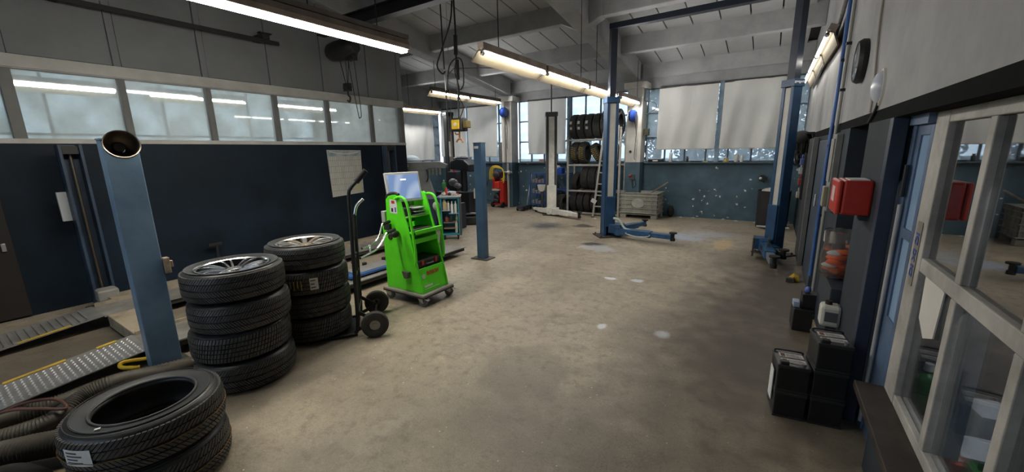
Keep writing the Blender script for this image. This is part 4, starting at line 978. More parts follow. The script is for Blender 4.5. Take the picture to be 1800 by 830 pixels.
# side cup, cable eye, hook
cu = MB(); cu.prism([(0.30, 0.37), (0.40, 0.37), (0.385, 0.30), (0.33, 0.29)], -0.045, 0.0, 'y'); cu.build('side_holder', M('holder_dark_green', (0.10, 0.10, 0.08), 0.5), cart, bev=0.006)
ey = MB(); ey.lathe([(0.030, -0.006), (0.032, 0.006), (0.02, 0.008), (0.018, -0.006)], 20, (0.12, -0.004, 0.72), 'y', closed=True); ey.build('cable_eye', m_grip, cart, smooth=True)
MB().lathe([(0.0, -0.004), (0.018, -0.003)], 16, (0.12, -0.002, 0.72), 'y').build('eye_plug', M('plug_brown', (0.10, 0.04, 0.03), 0.5), cart)
hk = MB(); hk.ball((0.255, -0.05, 0.775), 0.035, 0.05, 0.04); hk.box(0.06, 0.15, -0.03, 0.0, 0.80, 0.87); hk.build('side_bracket', m_grip, cart, smooth=True)
MB().box(0.02, 0.075, -0.02, 0.06, 0.86, 1.0).build('power_box', M('pale_box', (0.42, 0.42, 0.40), 0.5), cart, bev=0.006)
# cables on the far side
cb_ = MB()
for k in range(3): cb_.tube(smooth_path([(0.40+0.02*k, DY+0.03, 1.0), (0.43, DY+0.05+0.01*k, 0.80), (0.46-0.02*k, DY+0.04, 0.55), (0.44, DY+0.03, 0.45)], 6), 0.008, 6)
cb_.build('probe_cables', M('probe_grey', (0.30, 0.29, 0.28), 0.5), cart, smooth=True)
MB().ball((0.40, DY+0.04, 1.02), 0.05, 0.03, 0.05).build('probe_head', M('probe_grey', (0.3, 0.29, 0.28)), cart, smooth=True)
# castors
m_cast = M('castor_grey', (0.12, 0.125, 0.13), 0.5)
for (x, y, a, brake) in ((0.02, 0.0, 0.4, 0), (0.53, 0.0, 0.2, 1), (0.53, DY, 0.9, 1), (0.02, DY, 0.1, 0)):
    wl = MB(); c_, s_ = math.cos(a), math.sin(a)
    def RT(p): return (x+p[0]*c_-p[1]*s_, y+p[0]*s_+p[1]*c_, p[2])
    t = MB(); t.lathe([(0.0, -0.016), (0.018, -0.018), (0.044, -0.016), (0.050, -0.008), (0.050, 0.008), (0.044, 0.016), (0.018, 0.018), (0.0, 0.016)], 24, (0.02, 0, 0.05), 'y'); t.v = [RT(v) for v in t.v]
    wo = t.build('castor', m_cast, cart, smooth=True)
    f = MB(); f.prism([(-0.03, 0.10), (0.03, 0.10), (0.04, 0.05), (0.02, 0.042), (-0.02, 0.075)], -0.026, -0.020, 'y'); f.prism([(-0.03, 0.10), (0.03, 0.10), (0.04, 0.05), (0.02, 0.042), (-0.02, 0.075)], 0.020, 0.026, 'y'); f.box(-0.03, 0.03, -0.026, 0.026, 0.094, 0.102)
    if brake: f.obox((0.07, 0, 0.085), (0.05, 0.04, 0.008), (0, 0.35, 0))
    f.v = [RT(v) for v in f.v]; f.build('castor_fork', M('zinc', (0.42, 0.42, 0.43), 0.35, 0.8), wo)
# ------------------------------------------------------------------ exhaust hoses on the floor
m_hose = M('corrugated_hose', (0.062, 0.054, 0.041), 0.6, var=0.35, scale=8)
m_hosed = M('dark_hose', (0.030, 0.028, 0.026), 0.55, var=0.3, scale=8)
def hose(label, pts, r, mat, sub=26, ridge=0.07, n=14, cuff=None):
    o = thing('exhaust_hose', label, 'hose', pts[0], 0, 'exhaust hoses heaped beside the ramp')
    L0 = Vector(pts[0]); P = smooth_path([Vector(p)-L0 for p in pts], sub)
    mb = MB(); mb.tube(P, r, n, rf=lambda k: 1.0+(ridge if k % 2 else -ridge)); mb.build('corrugated_tube', mat, o, smooth=80)
    if cuff:
        i = int(cuff*(len(P)-1)); c = MB(); c.tube(P[i:i+10], r*1.14, n); c.build('hose_cuff', M('cuff_grey', (0.10, 0.105, 0.11), 0.5), o, smooth=True)
    return o
hose('corrugated exhaust hose running from behind the wheel stack along the ramp', [(-3.55, 1.42, 0.06), (-3.56, 1.10, 0.06), (-3.64, 0.80, 0.065), (-3.74, 0.55, 0.07), (-3.74, 0.32, 0.06), (-3.78, 0.12, 0.06), (-3.80, -0.15, 0.06)], 0.050, m_hose)
hose('corrugated exhaust hose arching over toward the loose tyres', [(-3.55, 1.0, 0.06), (-3.50, 0.80, 0.10), (-3.52, 0.58, 0.15), (-3.55, 0.40, 0.12), (-3.46, 0.24, 0.08), (-3.52, 0.06, 0.06), (-3.62, -0.12, 0.06)], 0.052, m_hose, cuff=0.86)
hose('thick olive corrugated hose crossing at the left frame edge', [(-2.98, 0.42, 0.09), (-3.06, 0.27, 0.10), (-3.18, 0.12, 0.10), (-3.30, -0.06, 0.09), (-3.36, -0.3, 0.08)], 0.066, m_hose)
hose('dark fat hose end in the lower left corner', [(-2.80, 0.10, 0.06), (-2.90, 0.08, 0.07), (-3.02, 0.02, 0.07), (-3.06, -0.12, 0.07), (-3.0, -0.3, 0.07)], 0.062, m_hosed)
cb = MB(); cb.tube(smooth_path([(-3.78, -0.04, 0.10), (-3.62, 0.10, 0.17), (-3.50, 0.20, 0.17), (-3.42, 0.30, 0.14), (-3.60, 0.28, 0.15), (-3.78, 0.16, 0.12), (-3.82, 0.02, 0.07)], 8), 0.009, 8)
tag(cb.build('floor_cable', M('dirty_red_cable', (0.10, 0.04, 0.03), 0.6, var=0.3), smooth=True), 'thin dirty red cable looped over the hoses at the left edge', 'cable')
bd = MB(); bd.obox((-2.86, 0.24, 0.03), (0.05, 0.42, 0.03), (0, 0, -0.5)); tag(bd.build('wooden_batten', M('old_batten', (0.16, 0.12, 0.07), 0.7, var=0.3), bev=0.004), 'short worn wooden batten beside the loose tyres', 'batten')
# metal exhaust funnel on the near post
fu = thing('exhaust_funnel', 'round metal exhaust funnel hooked on top of the near blue post', 'funnel', (-3.72, 0.86, 1.69))
fn = MB(); fn.lathe([(0.020, -0.085), (0.060, -0.06), (0.085, -0.01), (0.088, 0.03), (0.094, 0.034), (0.094, 0.022), (0.090, -0.014), (0.066, -0.068), (0.02, -0.095)], 32)
fn.build('bowl', M('tarnished_metal', (0.20, 0.165, 0.13), 0.35, 0.8, var=0.3, scale=7), fu, smooth=True, rot=(math.radians(8), math.radians(72), 0), loc=(0.06, 0.0, 0.0))
MB().cyl((-0.03, 0, -0.02), (0.0, 0, -0.01), 0.03).build('neck', m_base, fu, smooth=True)
# ceiling rail on the partition
rl = thing('hoist_rail', 'black steel rail mounted high along the left partition', 'rail', (-6.15, 1.0, 3.16))
MB().box(-0.02, 0.02, -3.5, 2.36, 0.0, 0.05).build('rail_bar', m_black, rl)
for y in (0.2, 2.18): MB().box(-0.26, 0.03, y-0.05, y+0.05, 0.05, 0.12).build('rail_bracket', m_black, rl, bev=0.004); MB().box(-0.04, 0.04, y-0.08, y+0.08, 0.12, 0.135).build('bracket_plate', m_black, rl)

# ------------------------------------------------------------------ hoists and hanging cables
m_yhoist = M('hoist_yellow', (0.62, 0.40, 0.02), 0.45, var=0.2, scale=15)
m_ohook = M('hook_orange', (0.40, 0.14, 0.03), 0.5, var=0.2)
yh = thing('electric_hoist', 'small yellow electric hoist hanging on black cables above the aisle', 'hoist', (-3.63, 4.30, 0))
hb = MB(); hb.box(-0.105, 0.105, -0.07, 0.07, 1.885, 2.06); hb.build('motor_case', m_black, yh, bev=0.02)
MB().box(-0.068, 0.068, -0.082, -0.068, 1.912, 2.035).build('yellow_cover', m_yhoist, yh, bev=0.008)
MB().lathe([(0.0, -0.088), (0.022, -0.088), (0.026, -0.08)], 20, (0.0, 0.0, 1.975), 'y').build('cover_eye', M('pale_eye', (0.6, 0.6, 0.55), 0.5), yh)
sm = MB(); sm.box(0.105, 0.17, -0.05, 0.05, 1.925, 2.02); sm.build('limit_switch', M('hoist_dark_yellow', (0.13, 0.09, 0.02), 0.5), yh, bev=0.01)
hk = MB(); hk.cyl((0, 0, 1.80), (0, 0, 1.89), 0.012); hk.tube(smooth_path([(0, 0, 1.83), (0.0, 0, 1.79), (0.035, 0, 1.775), (0.055, 0, 1.74)], 5), 0.012, 8); hk.tube(smooth_path([(0, 0, 1.79), (-0.035, 0, 1.775), (-0.055, 0, 1.745)], 5), 0.012, 8); hk.tube(smooth_path([(0, 0, 1.85), (-0.06, 0, 1.85), (-0.075, 0, 1.875)], 4), 0.009, 6); hk.build('double_hook', m_ohook, yh, smooth=True)
cc = MB(); cc.tube(smooth_path([(0, 0, 2.05), (0.01, 0, 2.4), (0.0, 0, 2.75), (0.01, 0, 3.1), (0.0, 0, 3.6), (0, 0, 4.3)], 6), 0.012, 8)
cc.tube(smooth_path([(0.02, 0, 2.06), (0.09, 0, 2.2), (0.02, 0, 2.35), (0.01, 0, 2.6)], 6), 0.006, 6)
cc.build('suspension_cable', m_black, yh, smooth=True)
pb2 = MB(); pb2.cyl((0.0, 0.0, 2.86), (0.005, 0, 3.10), 0.026, n=10); pb2.cyl((0.03, 0, 2.55), (0.03, 0, 2.80), 0.012); pb2.build('cable_weight', m_black, yh, smooth=True)
lp_ = MB(); lp_.tube(smooth_path([(-0.02, 0, 3.9), (-0.05, 0, 3.35), (-0.22, 0, 3.0), (-0.34, 0, 2.78), (-0.26, 0, 2.66), (-0.20, 0, 2.68)], 8), 0.010, 8)
lp_.tube(smooth_path([(-0.18, 0, 2.45), (-0.13, 0, 2.72), (0.0, 0, 2.82), (0.10, 0, 2.76), (0.11, 0, 2.5), (0.05, 0, 2.42)], 8), 0.009, 8)
lp_.tube(smooth_path([(0.0, 0, 2.8), (-0.03, 0, 2.65), (0.03, 0, 2.45), (0.02, 0, 2.3)], 6), 0.007, 6)
lp_.build('cable_loop', m_black, yh, smooth=True)
ah = thing('air_hose', 'thin black air hose with metal coupling hanging left of the yellow hoist', 'hose', (-3.90, 4.35, 0))
a1 = MB(); a1.tube(smooth_path([(-0.01, 0, 4.3), (0.0, 0, 3.2), (0.02, 0, 2.4), (0.04, 0, 1.75)], 8), 0.009, 8); a1.build('hose_tube', m_black, ah, smooth=True)
MB().cyl((0.022, 0, 2.45), (0.012, 0, 2.72), 0.012).build('steel_coupling', m_alu, ah, smooth=True); MB().cyl((0.04, 0, 1.55), (0.04, 0, 1.76), 0.014).build('blow_gun', m_alu, ah, smooth=True)
a2 = MB(); a2.tube([(-0.0, 0.1, 2.0), (0.01, 0.1, 3.2), (0.0, 0.1, 4.2)], 0.0035, 6); a2.build('pull_cord', M('cord_grey', (0.3, 0.3, 0.3), 0.6), ah, smooth=True)
# stirrup arm fixed to the cables
br = MB(); br.tube([(-0.17, 0, 2.62), (-0.05, 0, 2.70), (0.3, 0.1, 2.68), (0.6, 0.2, 2.66)], 0.007, 6); br.build('spreader_rod', M('rod_grey', (0.10, 0.10, 0.10), 0.5), yh, smooth=True)
bh = thing('chain_hoist', 'dark drum chain hoist with hook hanging in front of the partition panes', 'hoist', (-5.86, 4.20, 0))
dr = MB(); dr.lathe([(0.0, -0.33), (0.10, -0.33), (0.135, -0.27), (0.15, -0.1), (0.15, 0.12), (0.13, 0.26), (0.08, 0.33), (0.0, 0.33)], 24, (0, 0, 3.22), 'x'); dr.build('drum', M('hoist_black', (0.014, 0.013, 0.013), 0.45, var=0.2), bh, smooth=True)
hg = MB(); hg.box(-0.05, 0.05, -0.02, 0.02, 3.3, 3.5); hg.box(0.12, 0.28, -0.05, 0.05, 3.04, 3.16); hg.build('trolley_frame', m_black, bh, bev=0.004)
ch_ = MB()
for x, zt in ((-0.10, 3.10), (0.05, 3.08), (0.12, 3.06)): ch_.cyl((x, 0, zt), (0.03+(x-0.03)*0.2, 0, 2.70), 0.006, n=6)
ch_.build('load_chain', m_black, bh, smooth=True)
bk = MB(); bk.box(-0.035, 0.09, -0.035, 0.035, 2.60, 2.72); bk.cyl((-0.05, 0, 2.66), (0.105, 0, 2.66), 0.03); bk.tube(smooth_path([(0.03, 0, 2.60), (0.035, 0, 2.54), (0.075, 0, 2.50), (0.05, 0, 2.44), (0.0, 0, 2.46)], 5), 0.014, 8); bk.build('hook_block', m_black, bh, smooth=True)
pl_ = MB(); pl_.tube(smooth_path([(0.10, 0, 3.1), (0.16, 0, 2.7), (0.24, 0, 2.22), (0.27, 0, 2.18), (0.31, 0, 2.24), (0.28, 0, 2.7), (0.25, 0, 3.1)], 6), 0.006, 6); pl_.build('hand_chain', m_black, bh, smooth=True)

# ------------------------------------------------------------------ wall planner on the partition
def planner_mat():
    m = M('planner_paper', (0.62, 0.61, 0.57), 0.8); N, L = nodes_of(m); p = N['Principled BSDF']
    tc = N.new('ShaderNodeTexCoord'); mp = N.new('ShaderNodeMapping'); mp.inputs['Rotation'].default_value = (0, PI/2, PI/2); L.new(tc.outputs['Object'], mp.inputs[0])
    b = N.new('ShaderNodeTexBrick'); b.offset = 0.0; b.inputs['Scale'].default_value = 1.0; b.inputs['Brick Width'].default_value = 0.036; b.inputs['Row Height'].default_value = 0.105; b.inputs['Mortar Size'].default_value = 0.0022; b.inputs['Bias'].default_value = -0.2
    b.inputs['Color1'].default_value = (0.60, 0.585, 0.54, 1); b.inputs['Color2'].default_value = (0.50, 0.49, 0.46, 1); b.inputs['Mortar'].default_value = (0.22, 0.22, 0.22, 1)
    sp = N.new('ShaderNodeSeparateXYZ'); cmb = N.new('ShaderNodeCombineXYZ'); L.new(tc.outputs['Object'], sp.inputs[0]); L.new(sp.outputs['Y'], cmb.inputs['X']); L.new(sp.outputs['Z'], cmb.inputs['Y'])
    L.new(cmb.outputs[0], b.inputs['Vector']); L.new(b.outputs['Color'], p.inputs['Base Color']); return m
pl = thing('wall_planner', 'white paper year planner pinned to the navy partition', 'poster', (-6.395, 4.09, 0.88))
pm = MB(); pm.add([(0, 0.0, 0.0), (0, 0.64, 0.03), (0, 0.655, 0.80), (0, -0.02, 0.81), (0.004, 0, 0), (0.004, 0.64, 0.03), (0.006, 0.655, 0.80), (0.006, -0.02, 0.81)], [(0, 3, 2, 1), (4, 5, 6, 7), (0, 1, 5, 4), (1, 2, 6, 5), (2, 3, 7, 6), (3, 0, 4, 7)]); pm.build('sheet', planner_mat(), pl)
MB().prism([(-0.01, 0.70), (0.645, 0.70), (0.65, 0.79), (-0.015, 0.80)], 0.006, 0.008, 'x').build('header_band', M('planner_blue', (0.20, 0.28, 0.36), 0.6, col2=(0.5, 0.52, 0.52), scale=7), pl)
hl = MB(); hl.tube(smooth_path([(0.010, 0.02, 0.785), (0.014, 0.2, 0.745), (0.014, 0.42, 0.74), (0.010, 0.60, 0.77)], 5), 0.008, 6); hl.build('top_curl', m_paper, pl, smooth=True)
MB().box(0.006, 0.0075, 0.46, 0.60, 0.06, 0.20).build('yellowed_note', M('yellowed', (0.55, 0.52, 0.34), 0.8), pl)
# black jack standing by the partition
jk = thing('bottle_jack', 'small black jack stand on the floor against the navy partition', 'jack', (-6.28, 2.2, 0))
MB().box(-0.07, 0.07, -0.07, 0.07, 0, 0.03).build('foot', m_black, jk, bev=0.004); MB().cyl((0, 0, 0.03), (0.0, 0.02, 0.42), 0.028, 0.016).build('stem', m_black, jk, smooth=True); MB().box(-0.02, 0.02, -0.08, 0.08, 0.42, 0.46).build('saddle', m_black, jk, bev=0.004)
# blue and silver alignment bar lying on the runway
ab = thing('alignment_clamp', 'blue and silver wheel clamp lying on the far runway behind the green trolley', 'clamp', (-4.2, 3.05, 0.137))
MB().box(-0.14, 0.16, -0.35, 0.40, 0.02, 0.05).build('blue_plate', M('clamp_blue', (0.03, 0.10, 0.30), 0.4), ab, bev=0.006); MB().box(-0.10, 0.12, -0.25, 0.33, 0.05, 0.065).build('silver_plate', m_alu, ab, bev=0.004)
for y in (-0.3, 0.05, 0.36): MB().cyl((-0.12, y, 0.0), (-0.12, y, 0.09), 0.03).build('knob', m_black, ab, smooth=True)

# ------------------------------------------------------------------ tyre rack
m_rack = M('pale_rack_steel', (0.46, 0.45, 0.41), 0.55, 0.2, var=0.15, scale=7)
rk = thing('tyre_rack', 'tall pale steel rack holding tyres on four shelves', 'rack', (-4.36, 9.30, 0))
RX, RYd = 1.35, 0.44
for x, y, h in ((0.02, 0.02, 1.92), (RX, 0.02, 2.12), (0.02, RYd, 1.92), (RX, RYd, 2.12)):
    MB().box(x-0.022, x+0.022, y-0.022, y+0.022, 0, h).build('upright', m_rack, rk, bev=0.003)
for z in (0.05, 0.605, 1.245, 1.855):
    b = MB()
    for y in (0.02, RYd): b.box(0.0, RX, y-0.018, y+0.018, z-0.022, z+0.018)
    b.build('shelf_beam', m_rack, rk, bev=0.003)
    s_ = MB()
    for x in (0.3, 0.7, 1.1): s_.box(x-0.02, x+0.02, 0.02, RYd, z-0.02, z+0.006)
    s_.build('shelf_tie', m_rack, rk)
def rack_tyre(label, x, z, group, ang=0.0, clean=False, marks=None, y=9.52, tilt=0.0, R=0.30):
    o = thing('car_tyre', label, 'tyre', (x, y, z+R), 0, group); o.rotation_euler = (0, PI/2+tilt, ang)
    t = link('carcass', TRn if clean else TR, o, loc=(0, 0, -0.095)); link('tread', TRt if not clean else T_ct, t)
    o.scale = (R/0.30,)*3
    if marks:
        for (a, z0, z1, da, mt, nm) in marks: tyre_label(o, 0.30, a, z0-0.095, z1-0.095, da, mt, nm, 0, 0.004)
    return o
T_ct = tread_mesh(0.30, 0.19, 34, 'b')
ord_ = ['first', 'second', 'third', 'fourth', 'fifth', 'sixth']
A0 = PI    # local angle that faces the camera side (-Y) after lying the tyre on its edge
wl = [(-PI/2+0.15, 0.05, 0.11, 0.10, m_paper, 'paper_label'), (-PI/2-0.30, 0.04, 0.10, 0.12, m_paper, 'paper_label')]
for i in range(4): rack_tyre(f'new black tyre on the top rack shelf, {ord_[i]} from the left', -4.21+0.205*i, 1.876, 'new tyres on the top rack shelf', clean=True, marks=wl if i in (0, 1, 2) else None)
for i in range(2): rack_tyre(f'big tyre on the top rack shelf, {["left", "right"][i]} of the two at the right end', -3.38+0.215*i, 1.876, 'new tyres on the top rack shelf', clean=True, R=0.335)
ym = [(-PI/2+k*0.17, 0.03+0.01*(k % 2), 0.09, 0.022, m_ymark, 'yellow_mark') for k in range(-3, 4)] + [(-PI/2+k*0.17+0.08, 0.10, 0.165, 0.018, m_ymark, 'yellow_mark') for k in range(-3, 4)]
for i in range(2): rack_tyre(f'tyre with yellow chalk marks on the second rack shelf, {["left", "right"][i]} of the upright pair', -4.18+0.205*i, 1.265, 'chalk-marked tyres on the second rack shelf', marks=ym, R=0.275)
rack_tyre('tyre with yellow chalk marks leaning tilted at the middle of the second rack shelf', -3.60, 1.245, 'chalk-marked tyres on the second rack shelf', marks=ym, tilt=-0.55, R=0.275)
rack_tyre('chalk-marked tyre half hidden by the blue lift post on the second rack shelf', -3.25, 1.265, 'chalk-marked tyres on the second rack shelf', marks=ym, R=0.275)
rack_tyre('small worn tyre leaning at the left of the third rack shelf', -4.17, 0.60, 'worn tyres on the third rack shelf', R=0.235, tilt=0.22)
for i in range(4): rack_tyre(f'dusty worn tyre on the third rack shelf, {ord_[i]} from the left in the upright row', -3.90+0.20*i, 0.628, 'worn tyres on the third rack shelf', R=0.29)
for i in range(6): rack_tyre(f'dusty worn tyre on the bottom rack shelf, {ord_[i]} from the left', -4.20+0.185*i, 0.072, 'worn tyres on the bottom rack shelf', R=0.245)
rack_tyre('worn tyre standing on the floor just left of the tyre rack', -4.50, 0.0, None, R=0.25, ang=0.0, y=9.33)

# ------------------------------------------------------------------ ladder
ld = thing('step_ladder', 'pale aluminium ladder leaning on the tyre rack behind the blue lift post', 'ladder', (-3.55, 9.07, 0))
def lerp(a, b, t): return tuple(a[i]+(b[i]-a[i])*t for i in range(3))
La, Lb, Ra, Rb = (0.0, 0, 0), (0.20, 0.12, 2.15), (0.50, 0, 0), (0.52, 0.12, 2.15)
for a, b in ((La, Lb), (Ra, Rb)): MB().bar(a, b, 0.045, 0.03, (0, 1, 0)).build('stile', m_rack, ld, bev=0.003)
for k in range(1, 8): MB().bar(lerp(La, Lb, k/8), lerp(Ra, Rb, k/8), 0.05, 0.022).build('rung', m_rack, ld)
for x in (0.0, 0.5): MB().box(x-0.03, x+0.03, -0.03, 0.03, 0, 0.02).build('rubber_foot', m_rub, ld)
MB().obox((0.03, -0.03, 0.40), (0.13, 0.006, 0.10), (0.2, 0.5, 0.2)).build('paper_tag', m_paper, ld)

# ------------------------------------------------------------------ plastic crate with a plank
m_crate = M('grey_plastic', (0.36, 0.355, 0.315), 0.55, var=0.18, scale=5)
cr = thing('plastic_crate', 'grey ribbed plastic pallet crate by the back wall', 'crate', (-2.97, 9.36, 0))
CX, CY = 0.86, 0.56
w_ = MB(); w_.box(0, CX, 0, 0.02, 0.12, 0.61); w_.box(0, CX, CY-0.02, CY, 0.12, 0.61); w_.box(0, 0.02, 0, CY, 0.12, 0.61); w_.box(CX-0.02, CX, 0, CY, 0.12, 0.61); w_.box(0, CX, 0, CY, 0.10, 0.12); w_.build('crate_body', m_crate, cr)
for z in (0.13, 0.24, 0.34, 0.44, 0.53, 0.60): rb = MB(); rb.box(-0.02, CX+0.02, -0.022, 0.0, z-0.008, z+0.010); rb.box(CX, CX+0.022, -0.02, CY+0.02, z-0.008, z+0.010); rb.box(-0.022, 0, -0.02, CY+0.02, z-0.008, z+0.010); rb.build('rib', m_crate, cr, bev=0.003)
for x in (0.0, 0.12, 0.27, 0.57, 0.72, 0.84): MB().box(x, x+0.012, -0.018, 0.0, 0.13, 0.60).build('rib', m_crate, cr)
for y in (0.12, 0.28, 0.44): MB().box(CX, CX+0.018, y, y+0.012, 0.13, 0.60).build('rib', m_crate, cr)
pn = MB(); pn.lathe([(0.0, -0.024), (0.14, -0.024), (0.145, -0.012), (0.14, 0.0)], 28, (0.42, 0.0, 0.36), 'y'); pn.v = [(0.42+(v[0]-0.42), v[1], 0.36+(v[2]-0.36)*0.75) for v in pn.v]; pn.build('label_panel', M('crate_panel', (0.46, 0.46, 0.42), 0.6, var=0.15), cr)
for x in (0.0, CX-0.14):
    for y in (0.0, CY-0.12): MB().box(x, x+0.14, y, y+0.12, 0, 0.12).build('foot', m_crate, cr, bev=0.008)
MB().box(0.14, CX-0.14, 0.0, 0.03, 0.085, 0.12).build('skid_rail', m_crate, cr)
pk = MB(); pk.bar((-2.45, 9.55, 0.50), (-1.98, 9.72, 0.84), 0.07, 0.025); tag(pk.build('wooden_plank', M('plank_wood', (0.24, 0.19, 0.14), 0.7, var=0.25, scale=8), bev=0.003), 'short wooden plank sticking up out of the plastic crate', 'plank')
jr = MB(); jr.ball((-2.72, 9.60, 0.33), 0.16, 0.12, 0.20); tag(jr.build('scrap_sack', M('sack_cloth', (0.20, 0.17, 0.12), 0.9, var=0.3, scale=9), smooth=True), 'dull brown scrap sack lying inside the plastic crate', 'sack')

# ------------------------------------------------------------------ red welding cart with yellow hose
m_wred = M('welder_red', (0.50, 0.025, 0.02), 0.4, var=0.15, scale=6)
wc = thing('welding_cart', 'red welding cart with a coil of yellow hose by the left column', 'cart', (-6.93, 9.46, 0))
MB().box(0.05, 0.46, 0.02, 0.42, 0.08, 0.12).build('cart_floor', m_wred, wc, bev=0.006)
MB().box(0.32, 0.46, 0.05, 0.40, 0.12, 0.78).build('red_side_box', m_wred, wc, bev=0.01)
MB().box(0.05, 0.14, 0.08, 0.36, 0.50, 0.86).build('red_back_box', m_wred, wc, bev=0.01)
MB().box(0.16, 0.34, 0.0, 0.2, 0.55, 0.76).build('red_canister', M('canister_red', (0.58, 0.04, 0.025), 0.35), wc, bev=0.03)
MB().box(0.12, 0.36, -0.04, 0.10, 0.50, 0.545).build('shelf_tray', M('tray_cream', (0.55, 0.48, 0.38), 0.5), wc, bev=0.004)
mk = MB(); mk.ball((0.20, 0.10, 0.28), 0.12, 0.10, 0.15); mk.ball((0.22, 0.02, 0.20), 0.10, 0.07, 0.06); mk.build('dark_machine', M('machine_black', (0.02, 0.02, 0.02), 0.4, var=0.3), wc, smooth=True)
MB().cyl((0.25, 0.22, 0.12), (0.25, 0.22, 1.02), 0.07, n=18).build('gas_bottle', M('bottle_maroon', (0.10, 0.03, 0.04), 0.4), wc, smooth=True)
rg = MB(); rg.ball((0.20, 0.10, 0.95), 0.13, 0.08, 0.12); rg.build('regulator', M('regulator_dark', (0.05, 0.03, 0.04), 0.45, var=0.3), wc, smooth=True)
yl = MB()
for k in range(3):
    c = 0.05*k; yl.tube(smooth_path([(-0.02+c, 0.06+c*0.3, 0.82), (0.0+c, 0.06, 1.08), (0.10+c*0.7, 0.06, 1.19-c*0.3), (0.28+c*0.4, 0.06, 1.20-c*0.5), (0.44+c*0.2, 0.06, 1.10), (0.50-c*0.3, 0.06, 0.90), (0.46-c*0.6, 0.06, 0.72+c)], 7), 0.016, 8)
yl.build('yellow_hose', M('hose_yellow', (0.72, 0.50, 0.03), 0.45), wc, smooth=True)
for x in (0.08, 0.43): MB().lathe([(0.0, -0.03), (0.08, -0.03), (0.09, 0.0), (0.08, 0.03), (0.0, 0.03)], 20, (x, 0.05, 0.09), 'x').build('wheel', m_rub, wc, smooth=True)
wl_ = MB(); wl_.tube(smooth_path([(-0.02, 0.0, 0.80), (-0.12, -0.02, 0.55), (-0.16, -0.03, 0.30), (-0.06, -0.05, 0.22), (0.08, -0.04, 0.20)], 6), 0.010, 6); wl_.build('welding_lead', m_black, wc, smooth=True)
# pipe and valve by the column
pv = thing('water_pipe', 'pale vertical water pipe with a tap beside the left column', 'pipe', (-6.20, 9.66, 0))
MB().cyl((-0.20, 0.02, 0), (-0.20, 0.02, 1.28), 0.035).build('pipe_tube', M('pipe_pale', (0.40, 0.38, 0.34), 0.6), pv, smooth=True)
vv = MB(); vv.cyl((-0.34, 0.0, 1.02), (-0.05, 0.0, 1.02), 0.03); vv.ball((-0.14, -0.05, 1.02), 0.06, 0.05, 0.06); vv.build('tap', m_alu, pv, smooth=True)
wp = MB(); wp.cyl((-6.52, 9.66, 1.32), (-6.52, 9.66, 2.98), 0.055, n=14); tag(wp.build('down_pipe', M('pipe_white', (0.66, 0.63, 0.58), 0.6, var=0.08), smooth=True), 'white down pipe running up the left column', 'pipe')
# ------------------------------------------------------------------ blue trolleys by the grey lift
m_bshelf = M('shelf_blue', (0.035, 0.09, 0.30), 0.45, var=0.2, scale=6)
def shelf_unit(name, label, x0, x1, y0, y1, h, levels, mat, group=None):
    o = thing(name, label, 'shelf', (x0, y0, 0), 0, group); W, D = x1-x0, y1-y0
    for x in (0, W):
        for y in (0, D): MB().box(x-0.014, x+0.014, y-0.014, y+0.014, 0.0, h).build('upright', mat, o)
    for z in levels: MB().box(0, W, 0, D, z-0.012, z+0.008).build('shelf_board', mat, o)
    return o
shelf_unit('tool_shelf', 'blue steel shelf trolley right of the grey lift post', -5.02, -4.50, 9.60, 9.96, 1.02, (0.18, 0.58, 1.0), m_bshelf)
shelf_unit('tool_shelf', 'blue steel shelf trolley left of the grey lift post', -5.62, -5.16, 9.60, 9.96, 1.02, (0.16, 0.45, 0.74, 1.0), m_bshelf)
bx_ = thing('plastic_box', 'bright blue plastic box with white rags on the blue shelf', 'box', (-4.84, 9.78, 1.01))
MB().box(-0.13, 0.15, -0.10, 0.10, 0, 0.13).build('box_body', M('box_blue', (0.03, 0.10, 0.50), 0.4), bx_, bev=0.01); MB().ball((0.0, -0.02, 0.16), 0.08, 0.06, 0.05).build('white_rag', m_paper, bx_, smooth=True); MB().box(0.04, 0.16, -0.08, 0.04, 0.13, 0.16).build('box_lid', M('box_blue_lid', (0.05, 0.14, 0.55), 0.4), bx_, bev=0.008)
for i, z in enumerate((0.169, 0.459, 0.749)):
    for k in range(4):
        hh = 0.07+0.03*((k+i) % 2); t = thing('parts_tin', 'small grey parts tin in the '+['bottom', 'middle', 'top'][i]+' row on the left blue shelf trolley', 'tin', (-5.545+k*0.10, 9.72, z), 0, ['bottom', 'middle', 'top'][i]+' row of parts tins')
        MB().box(-0.04, 0.04, -0.08, 0.08, 0, hh).build('tin_body', M('tin_grey%d' % i, (0.20+0.04*i, 0.21, 0.22), 0.5, var=0.3, scale=30), t, bev=0.004)
        MB().box(-0.042, 0.042, -0.082, 0.082, hh, hh+0.012).build('tin_lid', M('tin_lid', (0.30, 0.31, 0.33), 0.4), t)
tj = thing('trolley_jack', 'pale transmission jack standing left of the grey lift post', 'jack', (-5.12, 9.40, 0))
MB().box(-0.16, 0.16, -0.14, 0.14, 0.04, 0.08).build('foot_frame', m_lpale, tj, bev=0.004); MB().cyl((0, 0, 0.08), (0, 0, 0.55), 0.03).build('ram', m_lgrey, tj, smooth=True)
hdp = MB(); hdp.prism([(-0.13, 0.72), (0.13, 0.72), (0.09, 0.58), (0.03, 0.54), (-0.03, 0.54), (-0.09, 0.58)], -0.06, 0.06, 'y'); hdp.build('saddle', M('jack_cream', (0.62, 0.60, 0.54), 0.5), tj, bev=0.006)
for x in (-0.14, 0.14): MB().lathe([(0.0, -0.02), (0.035, -0.02), (0.04, 0.0), (0.035, 0.02), (0.0, 0.02)], 16, (x, -0.12, 0.04), 'x').build('castor', m_rub, tj, smooth=True)
fj = thing('floor_jack', 'long-handled dark floor jack leaning left of the blue shelf trolley', 'jack', (-5.70, 9.45, 0))
